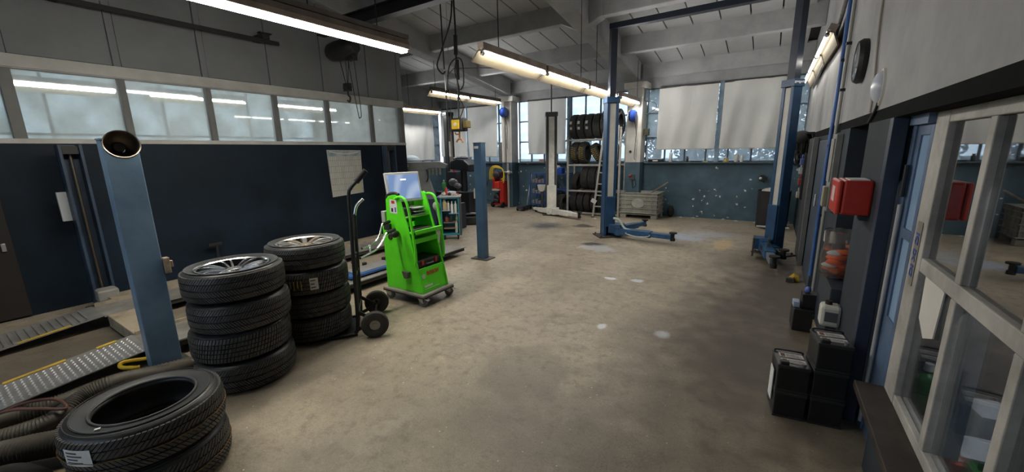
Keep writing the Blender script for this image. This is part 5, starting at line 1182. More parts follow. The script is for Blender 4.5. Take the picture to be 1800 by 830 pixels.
MB().box(-0.10, 0.10, -0.30, 0.20, 0.04, 0.13).build('chassis', M('jack_dark', (0.04, 0.045, 0.06), 0.5), fj, bev=0.01); MB().cyl((0.0, 0.1, 0.12), (0.10, 0.20, 0.98), 0.016).build('handle', m_alu, fj, smooth=True)
for (x, y) in ((-0.1, -0.24), (0.1, -0.24), (-0.1, 0.14), (0.1, 0.14)): MB().cyl((x-0.015, y, 0.045), (x+0.015, y, 0.045), 0.045).build('wheel', m_rub, fj, smooth=True)
# ------------------------------------------------------------------ teal tool trolley with bottles
m_teal = M('trolley_teal', (0.035, 0.22, 0.30), 0.4, var=0.15, scale=5)
tt = thing('tool_trolley', 'teal open tool trolley with bottles between the green trolley and blue post', 'trolley', (-5.06, 5.36, 0))
# local: open front faces the camera side; width along +x-ish, turned to the camera
tt.rotation_euler = (0, 0, math.radians(38)); TW, TD = 0.34, 0.30
fr2 = MB(); fr2.box(0, 0.02, 0, TD, 0.09, 0.80); fr2.box(TW-0.02, TW, 0, TD, 0.09, 0.80); fr2.box(0, TW, TD-0.015, TD, 0.09, 0.80); fr2.box(0, TW, 0, TD, 0.09, 0.12); fr2.box(0, TW, 0, TD, 0.775, 0.80); fr2.build('cabinet_shell', m_teal, tt, bev=0.004)
MB().box(TW, TW+0.03, 0.0, TD, 0.08, 0.81).build('side_door', M('trolley_dark_side', (0.05, 0.05, 0.055), 0.5), tt, bev=0.004)
for (x0, x1, z) in ((0.02, 0.17, 0.555), (0.15, TW-0.02, 0.50), (0.04, 0.26, 0.33), (0.04, 0.26, 0.22)): MB().box(x0, x1, 0.0, 0.18, z-0.008, z).build('shelf', M('shelf_pale_blue', (0.40, 0.48, 0.62), 0.5) if z > 0.4 else M('shelf_copper', (0.35, 0.22, 0.13), 0.5), tt)
tp_ = MB(); tp_.box(-0.02, TW+0.04, -0.02, TD+0.02, 0.80, 0.825); tp_.build('top_tray', M('tray_grey_white', (0.42, 0.42, 0.40), 0.5, var=0.2), tt, bev=0.006)
for x in (0.04, TW-0.04):
    for y in (0.04, TD-0.04): k = MB(); k.cyl((x-0.012, y, 0.04), (x+0.012, y, 0.04), 0.04, n=16); k.box(x-0.02, x+0.02, y-0.02, y+0.02, 0.07, 0.09); k.build('castor', m_rub, tt, smooth=True)
def at_trolley(x, y, z): v = Matrix.Rotation(math.radians(38), 3, 'Z') @ Vector((x, y, z)); return (-5.06+v.x, 5.36+v.y, z)
def bottle(label, loc, r, h, col, capcol, group=None, name='spray_bottle', cat='bottle', neck=0.35):
    o = thing(name, label, cat, loc, 0, group); key = '%.2f_%.2f_%.2f' % col
    b = MB(); b.lathe([(0, 0), (r*0.95, 0), (r, h*0.03), (r, h*0.68), (r*0.9, h*0.75), (r*neck, h*0.82), (r*neck, h*0.88), (0, h*0.88)], 18); b.build('bottle_body', M('bottle_'+key, col, 0.35), o, smooth=True)
    c = MB(); c.lathe([(0, h*0.86), (r*neck*1.25, h*0.86), (r*neck*1.1, h), (0, h)], 14); c.build('cap', M('cap_%.2f_%.2f_%.2f' % capcol, capcol, 0.4), o, smooth=True)
    return o
gT = 'bottles in the teal trolley'
bottle('tan plastic bottle on the upper left shelf of the teal trolley', at_trolley(0.07, 0.08, 0.556), 0.045, 0.20, (0.50, 0.40, 0.24), (0.40, 0.30, 0.18), gT, neck=0.5)
bottle('slim cream bottle beside the tan one on the upper shelf of the teal trolley', at_trolley(0.14, 0.08, 0.556), 0.022, 0.17, (0.60, 0.58, 0.52), (0.5, 0.5, 0.48), gT)
bottle('white spray bottle on the right shelf of the teal trolley, left of two', at_trolley(0.205, 0.07, 0.501), 0.026, 0.22, (0.72, 0.72, 0.68), (0.75, 0.75, 0.72), gT)
bottle('white spray bottle on the right shelf of the teal trolley, right of two', at_trolley(0.275, 0.07, 0.501), 0.028, 0.22, (0.72, 0.72, 0.66), (0.75, 0.75, 0.72), gT)
bottle('small dark red bottle on the lower copper shelf of the teal trolley', at_trolley(0.10, 0.07, 0.331), 0.035, 0.12, (0.20, 0.05, 0.04), (0.1, 0.03, 0.03), gT)
bottle('small black bottle on the lower copper shelf of the teal trolley', at_trolley(0.18, 0.08, 0.331), 0.030, 0.11, (0.03, 0.03, 0.03), (0.2, 0.2, 0.2), gT)
bottle('cream spray bottle standing at the lower right in the teal trolley', at_trolley(0.275, 0.07, 0.122), 0.028, 0.26, (0.66, 0.64, 0.52), (0.30, 0.35, 0.12), gT)
bottle('pale yellow bottle above the lower cream spray bottle in the teal trolley', at_trolley(0.285, 0.14, 0.331), 0.026, 0.16, (0.66, 0.62, 0.44), (0.6, 0.56, 0.40), gT)
for i, (x, y, sx, sy, sz, c, lb) in enumerate([(0.06, 0.10, 0.10, 0.07, 0.06, (0.6, 0.6, 0.58), 'white rag heap on the left of the teal trolley top'), (0.17, 0.12, 0.08, 0.06, 0.05, (0.03, 0.03, 0.03), 'black tool on the middle of the teal trolley top'), (0.27, 0.10, 0.10, 0.08, 0.035, (0.55, 0.50, 0.48), 'crumpled paper on the right of the teal trolley top'), (0.10, 0.24, 0.05, 0.05, 0.14, (0.5, 0.05, 0.04), 'red capped can at the back of the teal trolley top'), (0.31, 0.2, 0.06, 0.05, 0.03, (0.55, 0.12, 0.08), 'small red cloth on the right of the teal trolley top')]):
    p = at_trolley(x, y, 0.825); mb = MB()
    if i == 3: mb.lathe([(0, 0), (0.028, 0), (0.028, 0.10), (0.02, 0.12), (0.02, 0.14), (0, 0.14)], 16)
    else:
        mb.ball((0, 0, sz/2), sx/2, sy/2, sz/2, 14, 8); rr = random.Random(i); mb.v = [(a+rr.uniform(-0.006, 0.006), b+rr.uniform(-0.006, 0.006), max(0, c2+rr.uniform(-0.006, 0.006))) for (a, b, c2) in mb.v]
    tag(mb.build(['rag', 'hand_tool', 'paper_scrap', 'spray_can', 'cloth'][i], M('clutter%d' % i, c, 0.7), loc=p, smooth=True), lb, ['rag', 'tool', 'paper', 'can', 'cloth'][i])

# ------------------------------------------------------------------ grey wheel machine behind the monitor
m_mgrey = M('machine_grey', (0.27, 0.27, 0.27), 0.5, var=0.12, scale=4)
gm = thing('wheel_balancer', 'grey wheel balancing machine with slanted column behind the monitor', 'machine', (-6.42, 6.28, 0))
gm.rotation_euler = (0, 0, math.radians(35))
hd_ = MB(); hd_.prism([(-0.42, 1.20), (-0.44, 1.42), (0.40, 1.42), (0.56, 1.36), (0.52, 1.28), (0.16, 1.28), (0.05, 1.22)], -0.10, 0.14, 'y'); hd_.build('hood', m_mgrey, gm, bev=0.012)
cm_ = MB(); cm_.prism([(-0.22, 1.25), (0.10, 1.25), (0.36, 0.30), (0.0, 0.30)], -0.13, 0.10, 'y'); cm_.build('slanted_column', m_mgrey, gm, bev=0.012)
MB().box(-0.25, 0.55, -0.2, 0.3, 0.0, 0.62).build('cabinet', M('machine_navy', (0.03, 0.045, 0.09), 0.5), gm, bev=0.015)
MB().box(-0.40, -0.26, -0.103, -0.098, 1.32, 1.38).build('white_sticker', m_paper, gm)
gr_ = MB()
for k in range(4): gr_.box(0.17+0.075*k, 0.215+0.075*k, -0.16, -0.10, 1.12+0.02*(k % 2), 1.30)
gr_.build('clamp_heads', M('machine_brown_grey', (0.22, 0.21, 0.18), 0.5, var=0.25, scale=20), gm, bev=0.01)
cbm = MB(); cbm.tube(smooth_path([(-0.42, -0.05, 1.30), (-0.50, -0.06, 1.15), (-0.44, -0.06, 0.98), (-0.30, -0.05, 0.95)], 6), 0.014, 8); cbm.tube(smooth_path([(0.14, -0.15, 1.26), (0.16, -0.17, 1.10), (0.12, -0.15, 1.0)], 6), 0.012, 8); cbm.build('cable', m_black, gm, smooth=True)
MB().box(0.30, 0.60, -0.22, 0.30, 0.62, 0.66).build('work_ledge', m_bshelf, gm, bev=0.004)
wcov = MB(); wcov.ball((-8.2, 7.6, 1.43), 0.30, 0.25, 0.14, 16, 8); tag(wcov.build('machine_cover', M('pale_blue_cover', (0.50, 0.60, 0.70), 0.5), smooth=True), 'pale blue plastic machine cover by the far left blind', 'cover')
wcs = MB(); wcs.box(-8.45, -7.95, 7.4, 7.8, 0, 1.32); tag(wcs.build('parts_washer', M('washer_navy', (0.03, 0.05, 0.09), 0.5, var=0.15), bev=0.02), 'navy parts washer cabinet under the pale blue cover', 'cabinet')
wsk = MB(); wsk.box(-5.60, -5.28, 6.1, 6.4, 0.60, 0.86); wskT = thing('plastic_canisters', 'white canister standing behind the slanted grey column', 'canister', (-5.72, 6.38, 0.0))
MB().box(-0.12, 0.10, -0.1, 0.1, 0.55, 0.80).build('canister_body', m_paper, wskT, bev=0.03); MB().cyl((-0.05, 0, 0.80), (-0.05, 0, 0.84), 0.025).build('canister_cap', M('cap_blue', (0.05, 0.12, 0.4), 0.4), wskT, smooth=True); MB().box(-0.25, 0.25, -0.2, 0.2, 0, 0.55).build('stand', m_ldark, wskT, bev=0.01)

# dark tyre changer behind the blue post
tcg = thing('tyre_changer', 'black tyre changing machine with curved hood behind the far blue post', 'machine', (-6.72, 8.05, 0))
hdk = M('changer_black', (0.014, 0.016, 0.02), 0.4, var=0.2)
h1 = MB(); h1.prism([(-0.26, 1.18), (-0.24, 1.38), (-0.05, 1.45), (0.22, 1.42), (0.38, 1.30), (0.40, 1.12), (0.20, 1.16)], -0.25, 0.25, 'y'); h1.build('hood', hdk, tcg, bev=0.03)
MB().box(-0.20, 0.36, -0.25, 0.28, 0.0, 0.62).build('cabinet', hdk, tcg, bev=0.02)
MB().cyl((0.05, -0.05, 0.62), (0.05, -0.05, 1.18), 0.09).build('column', hdk, tcg, smooth=True)
tk = MB(); tk.lathe([(0.17, -0.02), (0.20, 0.0), (0.17, 0.02)], 28, (-0.02, -0.05, 1.47), 'z'); tk.build('top_ring', hdk, tcg, smooth=True)
cl2 = MB(); cl2.ball((-0.10, -0.30, 0.86), 0.16, 0.06, 0.10); cl2.ball((0.06, -0.32, 0.78), 0.12, 0.06, 0.07); cl2.build('tool_clutter', M('clutter_steel', (0.28, 0.28, 0.29), 0.35, 0.6, var=0.5, scale=40), tcg, smooth=True)
bottle('green spray bottle on the black tyre changing machine', (-7.12, 7.72, 0.62), 0.05, 0.30, (0.10, 0.50, 0.12), (0.6, 0.6, 0.55))
tag(MB().box(-7.32, -7.02, 7.62, 7.86, 0, 0.62).build('side_cabinet', M('cab_dark', (0.03, 0.03, 0.035), 0.5), bev=0.01), 'low dark cabinet under the green spray bottle', 'cabinet')
rt = MB(); rt.lathe([(0, 0), (0.035, 0), (0.035, 0.16), (0.015, 0.19), (0, 0.2)], 16); tag(rt.build('red_can', M('can_red', (0.5, 0.03, 0.03), 0.4), loc=(-7.25, 8.3, 1.10), smooth=True), 'red can on the stand behind the dark lift post', 'can')
tag(MB().box(-7.42, -7.10, 8.2, 8.45, 0, 1.10).build('tall_stand', M('stand_dark', (0.03, 0.035, 0.045), 0.5), bev=0.01), 'tall dark stand carrying the red can', 'stand')
lb = thing('low_tyre', 'dull tyre lying on the floor behind the far blue post', 'tyre', (-5.75, 7.05, 0)); t_ = link('carcass', TR, lb); link('tread', TRt, t_); lb['category'] = 'tyre'
gbl = MB(); gbl.ball((-6.05, 7.55, 0.08), 0.16, 0.12, 0.08); tag(gbl.build('grey_bag', M('bag_grey', (0.35, 0.36, 0.36), 0.6), smooth=True), 'small grey bag on the floor by the tyre changer', 'bag')

# ------------------------------------------------------------------ hose reels on the columns
def reel(label, x, y, z):
    o = thing('hose_reel', label, 'hose reel', (x, y, z), 0, 'blue hose reels on the columns')
    d = MB(); d.lathe([(0.0, -0.07), (0.10, -0.07), (0.135, -0.04), (0.135, 0.04), (0.10, 0.07), (0.0, 0.07)], 26, axis='x'); d.build('drum', M('reel_blue', (0.015, 0.05, 0.28), 0.35), o, smooth=True)
    r = MB(); r.lathe([(0.05, -0.085), (0.11, -0.08), (0.11, -0.07)], 24, axis='x'); r.build('side_disc', M('reel_navy', (0.01, 0.015, 0.05), 0.4), o, smooth=True)
    MB().box(-0.03, 0.03, 0.08, 0.2, -0.04, 0.04).build('wall_bracket', m_black, o)
    c = MB(); c.tube(smooth_path([(0.05, -0.02, -0.12), (0.08, 0.03, -0.4), (0.05, 0.05, -0.9), (0.07, 0.05, -1.0)], 6), 0.008, 6); c.build('hose_end', m_black, o, smooth=True)
    return o
reel('blue hose reel high on the left column', -6.42, 9.55, 2.68)
reel('blue hose reel high on the right column', -2.80, 9.52, 2.36)
cbx = MB(); cbx.box(-2.625, -2.55, 9.80, 9.92, 2.70, 2.95); cbx.tube(smooth_path([(-2.55, 9.8, 2.70), (-2.38, 9.85, 2.62), (-2.40, 9.86, 2.5), (-2.62, 9.82, 2.40)], 6), 0.008, 6)
tag(cbx.build('junction_box', m_steelwin), 'blue-grey junction box with a cable on the right column', 'junction box')
cm2 = MB(); cm2.box(-2.63, -2.52, 9.86, 9.98, 1.92, 2.08); tag(cm2.build('camera_box', M('box_dark_olive', (0.06, 0.06, 0.03), 0.5), bev=0.01), 'small dark box on the right column beside the window', 'box')
kn = MB(); kn.cyl((-2.88, 9.70, 1.55), (-2.88, 9.675, 1.55), 0.03, n=14); tag(kn.build('wall_switch', m_black, smooth=True), 'round dark switch low on the right column', 'switch')
rgl = thing('air_regulator', 'air regulator with red knob and hose under the right column', 'regulator', (-2.80, 9.66, 0.95))
MB().box(-0.05, 0.05, 0, 0.04, -0.06, 0.06).build('body', m_lgrey, rgl, bev=0.006); MB().cyl((-0.08, 0.0, 0.03), (-0.02, 0.0, 0.03), 0.028).build('knob', m_wred, rgl, smooth=True)
c_ = MB(); c_.tube(smooth_path([(0.0, -0.01, -0.06), (0.03, -0.02, -0.25), (0.10, -0.02, -0.18), (0.08, -0.02, -0.05)], 6), 0.008, 6); c_.build('hose', m_black, rgl, smooth=True)

# ------------------------------------------------------------------ things on the window sill
tb = thing('tool_box', 'flat dark case on the sill beside the right column', 'case', (-2.36, 10.03, 1.292)); MB().box(-0.17, 0.17, -0.05, 0.05, 0, 0.07).build('case_body', m_black, tb, bev=0.008); MB().box(-0.06, 0.06, -0.055, -0.05, 0.02, 0.05).build('case_catch', m_paper, tb)
bottle('white and red spray bottle on the back sill', (-2.02, 10.04, 1.292), 0.035, 0.28, (0.75, 0.74, 0.74), (0.5, 0.06, 0.06), 'bottles on the back sill')
bottle('small dark bottle on the back sill', (-1.66, 10.05, 1.292), 0.03, 0.13, (0.04, 0.05, 0.05), (0.02, 0.02, 0.02), 'bottles on the back sill', neck=0.6)
bottle('squat cream jar on the back sill below the creased blind', (-0.86, 10.04, 1.292), 0.055, 0.09, (0.55, 0.45, 0.20), (0.6, 0.56, 0.5), 'bottles on the back sill', neck=0.8, name='jar', cat='jar')
bottle('tall pale bottle on the back sill, left of the white one', (-0.66, 10.04, 1.292), 0.04, 0.20, (0.62, 0.58, 0.52), (0.6, 0.6, 0.6), 'bottles on the back sill')
bottle('white slim bottle on the back sill nearest the right lift post', (-0.56, 10.04, 1.292), 0.03, 0.17, (0.75, 0.75, 0.73), (0.7, 0.7, 0.7), 'bottles on the back sill')
tag(MB().box(-1.58, -1.36, 10.01, 10.07, 1.292, 1.315).build('flat_tool', m_black, bev=0.004), 'flat black tool lying on the back sill', 'tool')
tag(MB().box(-1.32, -1.22, 10.01, 10.06, 1.292, 1.31).build('yellow_block', M('pale_yellow', (0.6, 0.62, 0.2), 0.5), bev=0.004), 'small yellow block lying on the back sill', 'block')
tag(MB().obox((-5.48, 10.04, 1.335), (0.16, 0.06, 0.085)).build('sill_box', M('sill_box_red', (0.45, 0.28, 0.26), 0.6, var=0.3, scale=20), bev=0.006), 'small reddish box on the sill left of the grey lift post', 'box')
# heap against the back wall corner of the crate
rp2 = MB(); rp2.ball((-1.92, 9.90, 0.14), 0.08, 0.08, 0.14); tag(rp2.build('black_bag', m_rub, smooth=True), 'small black bag on the floor right of the plastic crate', 'bag')
for i, (x, y) in enumerate([(-1.70, 9.96), (-1.42, 9.98), (-0.55, 9.95), (-0.18, 9.92), (-3.40, 8.85), (-0.12, 9.72), (0.02, 7.85), (0.12, 7.35)]):
    pc = MB(); rr = random.Random(i+3); pc.add([(rr.uniform(0.03, 0.07)*math.cos(a), rr.uniform(0.03, 0.07)*math.sin(a), 0.003) for a in [k*1.05 for k in range(6)]]+[(0, 0, 0.022)], [(0, 1, 6), (1, 2, 6), (2, 3, 6), (3, 4, 6), (4, 5, 6), (5, 0, 6), (5, 4, 3, 2, 1, 0)])
    o = pc.build('litter_scrap', m_paper, loc=(x, y, 0.001))
    tag(o, ['pale paper scrap on the floor, leftmost by the back wall', 'pale paper scrap second from the crate along the back wall', 'pale paper scrap by the back wall left of the right lift post', 'pale paper scrap nearest the right lift post at the back wall', 'pale paper scrap on the floor at the ladder foot', 'white paper scrap on the floor behind the right lift post', 'white paper scrap on the floor right of the right lift post', 'thin white scrap on the floor by the dark right door'][i], 'scrap', 'litter scraps on the floor')
# ------------------------------------------------------------------ right wall fittings
# red first-aid style box on the pillar
rb = thing('red_wall_box', 'red plastic box mounted on the teal pillar of the right wall', 'box', (0.50, 2.98, 1.20))
m_rbox = M('box_red', (0.46, 0.028, 0.018), 0.35, var=0.12, scale=7)
MB().box(-0.135, 0.0, 0.0, 0.30, 0.0, 0.20).build('box_body', m_rbox, rb, bev=0.012)
MB().box(-0.162, -0.137, 0.0, 0.30, 0.0, 0.20).build('lid', M('box_red_bright', (0.60, 0.045, 0.025), 0.3), rb, bev=0.01)
MB().box(-0.11, -0.02, 0.03, 0.2, 0.2, 0.206).build('top_label', m_paper, rb)
MB().box(-0.1655, -0.162, 0.08, 0.20, 0.07, 0.16).build('lid_label', M('lid_pale', (0.65, 0.45, 0.42), 0.5), rb)
MB().box(-0.04, 0.0, 0.02, 0.10, -0.03, 0.0).build('mount', m_tealpil, rb)
# wall clock seen edge-on
ck = thing('wall_clock', 'round black wall clock seen nearly edge-on on the right wall', 'clock', (0.50, 4.0, 2.20))
MB().lathe([(0.0, 0.0), (0.15, 0.0), (0.155, -0.03), (0.14, -0.055), (0.135, -0.05)], 36, axis='x').build('case', m_black, ck, smooth=True)
MB().lathe([(0.0, -0.046), (0.136, -0.046)], 36, axis='x').build('dial', M('dial_grey', (0.35, 0.36, 0.36), 0.4), ck)
MB().lathe([(0.0, -0.054), (0.136, -0.052)], 36, axis='x').build('clock_glass', m_glass, ck)
hnd = MB(); hnd.box(-0.050, -0.048, -0.006, 0.006, 0.0, 0.10); hnd.box(-0.050, -0.048, 0.0, 0.07, -0.006, 0.006); hnd.build('hands', m_black, ck)
# oval bulkhead lamp
ol = thing('bulkhead_lamp', 'oval white bulkhead lamp above the dark band on the right wall', 'lamp', (0.50, 3.23, 1.93))
a = MB(); a.ball((0, 0, 0), 0.055, 0.07, 0.095, 18, 12); a.v = [(min(0, v[0]), v[1], v[2]) for v in a.v]; a.build('glass_cover', M('opal_glass', (0.55, 0.58, 0.66), 0.25), ol, smooth=True)
b = MB(); b.lathe([(0.066, 0.0), (0.072, -0.012), (0.078, -0.012), (0.082, 0.0)], 28, axis='x'); b.v = [(v[0], v[1]*1.0, v[2]*1.33) for v in b.v]; b.build('rim', m_cap, ol, smooth=True)
# cables, pipes on the right wall
def wallpipe(name, label, cat, pts, r, mat, clips=None):
    o = thing(name, label, cat, (0, 0, 0)); t = MB(); t.tube(smooth_path(pts, 5), r, 8); t.build('run', mat, o, smooth=True)
    for p in (clips or []): MB().box(p[0]-0.02, p[0]+0.03, p[1]-0.02, p[1]+0.02, p[2]-0.012, p[2]+0.012).build('clip', m_black, o)
    return o
m_pblue = M('pipe_blue', (0.04, 0.12, 0.36), 0.4, var=0.15)
wallpipe('air_pipe', 'thin bright blue vertical air pipe on the right wall', 'pipe', [(0.46, 5.10, 0.25), (0.46, 5.12, 1.2), (0.47, 5.15, 2.2), (0.47, 5.16, 3.2), (0.47, 5.16, 4.2)], 0.016, m_pblue, [(0.47, 5.12, 0.9), (0.47, 5.14, 1.6), (0.48, 5.15, 2.4), (0.48, 5.16, 3.0)])
wallpipe('conduit', 'grey vertical conduit just right of the blue air pipe', 'conduit', [(0.475, 4.84, 0.1), (0.475, 4.86, 1.4), (0.48, 4.9, 2.6), (0.48, 4.95, 3.9)], 0.014, M('conduit_grey', (0.32, 0.31, 0.29), 0.5), [(0.48, 4.88, 2.1), (0.48, 4.90, 2.5)])
wallpipe('wall_cable', 'thin pale cable running down the white wall to the bulkhead lamp', 'cable', [(0.49, 3.62, 3.6), (0.49, 3.60, 2.75), (0.49, 3.58, 2.35), (0.49, 3.45, 2.0), (0.49, 3.42, 1.80)], 0.007, M('cable_beige', (0.35, 0.31, 0.26), 0.6))
wallpipe('lamp_cable', 'short dark cable below the bulkhead lamp', 'cable', [(0.49, 3.22, 1.84), (0.49, 3.27, 1.80), (0.49, 3.42, 1.74)], 0.008, m_black)
wallpipe('cable_bundle', 'dark cable bundle rising to the roof beside the wall lamps', 'cable', [(0.47, 8.6, 2.60), (0.46, 7.2, 2.68), (0.46, 6.1, 2.80), (0.46, 5.4, 3.02), (0.46, 4.7, 3.45), (0.46, 4.2, 3.9)], 0.020, M('bundle_grey', (0.20, 0.20, 0.20), 0.5, var=0.3, scale=20))
# electrical cabinets left of the niche
ec = thing('electric_panel', 'narrow grey electrical cabinet on the right wall beside the blue pipe', 'cabinet', (0.50, 4.50, 1.02))
MB().box(-0.05, 0, 0.0, 0.24, 0.0, 0.68).build('cabinet_body', M('panel_grey', (0.22, 0.22, 0.21), 0.5, var=0.15), ec, bev=0.006)
for y in (0.03, 0.13): MB().box(-0.062, -0.05, y, y+0.08, 0.26, 0.64).build('cabinet_door', M('panel_light', (0.30, 0.29, 0.27), 0.5), ec, bev=0.004)
MB().box(-0.085, -0.05, 0.02, 0.14, 0.04, 0.22).build('meter_box', M('meter_beige', (0.30, 0.26, 0.17), 0.5), ec, bev=0.006)
tagw = MB(); tagw.box(0.47, 0.50, 4.50, 4.56, 0.74, 0.84); tag(tagw.build('socket_box', M('socket_white', (0.55, 0.53, 0.48), 0.5), bev=0.006), 'small pale socket low on the pillar beside the grey conduit', 'socket')
# dark sliding board further back
sb = thing('leaning_board', 'tall dark grey board standing against the right wall behind the blue pipe', 'board', (0.0, 0.0, 0.0))
MB().box(0.43, 0.475, 6.55, 7.35, 0.0, 1.70).build('board_panel', M('board_grey', (0.055, 0.055, 0.058), 0.6, var=0.2, scale=4), sb, bev=0.006)
MB().box(0.425, 0.48, 6.51, 6.56, 0.0, 1.71).build('board_edge', M('board_edge', (0.14, 0.14, 0.14), 0.5, var=0.2), sb, bev=0.004)
MB().box(0.475, 0.498, 6.55, 6.62, 0.3, 0.36).build('wall_stay', m_black, sb)
dd = bpy.data.objects.new('door_3', None); COL.objects.link(dd); dd['kind'] = 'structure'
MB().box(0.47, 0.51, 5.35, 6.25, 0.0, 1.66).build('door_leaf', M('steel_blue_door', (0.045, 0.06, 0.085), 0.45, var=0.2), dd, bev=0.006); MB().cyl((0.44, 5.46, 0.95), (0.44, 5.46, 1.08), 0.01).build('door_handle', m_alu, dd, smooth=True)
# bundle of belts and leads hung on the wall
be = thing('belt_bundle', 'black bundle of hanging belts and leads near the back right corner', 'belts', (0.40, 7.75, 1.78))
rr = random.Random(4); q = MB()
for k in range(16):
    x0 = rr.uniform(-0.10, 0.02); y0 = rr.uniform(-0.12, 0.12); l = rr.uniform(0.18, 0.48); w = rr.uniform(0.02, 0.06)
    q.tube(smooth_path([(x0, y0, -0.02), (x0-w, y0, -l*0.5), (x0-w*0.4, y0, -l), (x0+w, y0, -l*0.9), (x0+w, y0, -l*0.4), (x0, y0, 0.0)], 4), 0.012, 6)
q.build('belts', m_rub, be, smooth=True); MB().ball((-0.05, 0, -0.06), 0.13, 0.15, 0.12).build('belt_coil', m_rub, be, smooth=True)
MB().box(0.0, 0.10, -0.14, 0.14, 0.0, 0.03).build('hook_board', m_black, be)
for i, (y, z, c, lbl) in enumerate([(7.6, 1.28, (0.5, 0.5, 0.48), 'pale hanging tool below the belt bundle'), (7.45, 1.12, (0.35, 0.06, 0.05), 'red hanging tool below the belt bundle'), (7.5, 0.92, (0.45, 0.42, 0.36), 'cream spray gun hanging on the board'), (7.55, 1.42, (0.08, 0.12, 0.35), 'blue hanging tool below the belt bundle')]):
    t = MB(); t.box(0.36, 0.41, y-0.03, y+0.03, z-0.10, z); t.cyl((0.39, y, z), (0.39, y, z+0.06), 0.012); tag(t.build('hanging_tool', M('htool%d' % i, c, 0.5), bev=0.01), lbl, 'tool')
hg = MB(); hg.box(0.40, 0.498, 7.42, 7.46, 0.80, 1.50); tag(hg.build('tool_board', M('tool_board_dark', (0.03, 0.03, 0.032), 0.6), bev=0.004), 'dark pegboard panel carrying hanging tools near the back right corner', 'tool board')
# waste bin and vice at the back right
bn = thing('waste_bin', 'tall dark waste drum in the back right corner', 'bin', (0.10, 9.45, 0))
MB().lathe([(0.0, 0.0), (0.26, 0.0), (0.27, 0.03), (0.28, 0.72), (0.29, 0.75), (0.27, 0.75), (0.25, 0.05), (0.0, 0.04)], 28).build('drum', M('drum_black', (0.022, 0.02, 0.02), 0.5, var=0.25), bn, smooth=True)
MB().ball((0.0, -0.02, 0.74), 0.22, 0.2, 0.07).build('waste', M('waste_pale', (0.45, 0.43, 0.40), 0.8, var=0.4, scale=20), bn, smooth=True)
MB().cyl((-0.24, -0.32, 0.06), (0.30, -0.32, 0.06), 0.02).build('foot_bar', m_alu, bn, smooth=True)
lg = thing('wall_lamp_socket', 'round black socket with pale lens on the back wall beside the lift post', 'socket', (-0.14, 10.06, 0.95)); MB().cyl((0, 0.0, 0), (0, -0.09, 0), 0.07, n=18).build('housing', m_black, lg, smooth=True); MB().ball((-0.03, -0.10, 0.0), 0.03).build('lens', m_paper, lg, smooth=True)
# yellow thing on the floor
yb = thing('yellow_wedge', 'small yellow wheel chock on the floor by the blue pipe', 'chock', (0.36, 5.72, 0)); MB().prism([(-0.06, 0.0), (0.06, 0.0), (0.05, 0.06), (0.0, 0.075), (-0.05, 0.02)], -0.07, 0.07, 'y').build('wedge', M('chock_yellow', (0.45, 0.28, 0.02), 0.5), yb, bev=0.006); MB().box(-0.08, 0.0, -0.12, -0.06, 0.0, 0.05).build('chock_tail', m_base, yb)

# ------------------------------------------------------------------ niche contents
cbn = thing('niche_cabinet', 'low dark cabinet filling the niche under the plastic bag', 'cabinet', (0.44, 3.47, 0.0))
MB().box(0.0, 0.54, 0.0, 0.70, 0.13, 0.60).build('cabinet_body', M('niche_navy', (0.02, 0.028, 0.04), 0.5), cbn, bev=0.006); MB().box(-0.01, 0.54, 0.0, 0.70, 0.0, 0.13).build('wooden_plinth', M('plinth_wood', (0.26, 0.20, 0.13), 0.7, var=0.15), cbn, bev=0.004)
m_bagp = glass_mat('clear_plastic', (0.85, 0.87, 0.88), haze=0.16, hazecol=(0.7, 0.71, 0.72), rough=0.15)
bg_ = thing('plastic_bag', 'clear plastic bag of orange gloves standing in the niche of the right wall', 'bag', (0.50, 3.86, 0.602))
rr = random.Random(9); sk = MB(); sk.lathe([(0.0, 0.0), (0.10, 0.0), (0.135, 0.05), (0.125, 0.16), (0.10, 0.27), (0.115, 0.36), (0.10, 0.36), (0.09, 0.27)], 22); sk.v = [(v[0]*0.85+rr.uniform(-0.008, 0.008), v[1]*1.15+rr.uniform(-0.010, 0.010), max(0, v[2]+rr.uniform(-0.006, 0.006))) for v in sk.v]; sk.build('clear_bag', m_bagp, bg_, smooth=True)
m_org = M('glove_orange', (0.85, 0.13, 0.015), 0.6, var=0.2, scale=14)
for k in range(14):
    a = k*2.4; r = 0.055*(k % 3)/2+0.02; g = MB(); g.ball((r*math.cos(a)*0.8, r*math.sin(a)*1.3, 0.035+0.012*k), 0.06, 0.055, 0.022, 10, 6); g.build('orange_glove', m_org if k % 4 else m_paper, bg_, smooth=True)
bp = MB(); bp.ball((0.70, 3.78, 1.03), 0.11, 0.13, 0.09); tag(bp.build('black_cap', m_rub, smooth=True), 'black cap on the boxes inside the dark niche', 'cap')
bs = MB(); bs.box(0.66, 0.92, 3.55, 4.10, 0.602, 0.95); tag(bs.build('niche_box', M('niche_box', (0.05, 0.05, 0.055), 0.6), bev=0.006), 'dark box stacked behind the plastic bag in the niche', 'box')
cn = thing('canister', 'small white canister hung low on the teal pillar', 'canister', (0.43, 3.40, 0.47))
MB().box(-0.045, 0.07, -0.09, 0.03, -0.10, 0.05).build('canister_body', M('canister_cream', (0.58, 0.56, 0.50), 0.5, var=0.1), cn, bev=0.02); MB().cyl((0.0, -0.03, 0.05), (0.0, -0.03, 0.075), 0.02).build('canister_cap', m_rub, cn, smooth=True); MB().box(-0.02, 0.05, -0.0915, -0.088, -0.06, 0.01).build('dark_label', m_ink, cn); MB().box(0.0, 0.07, 0.03, 0.06, -0.02, 0.02).build('hanger', m_black, cn)

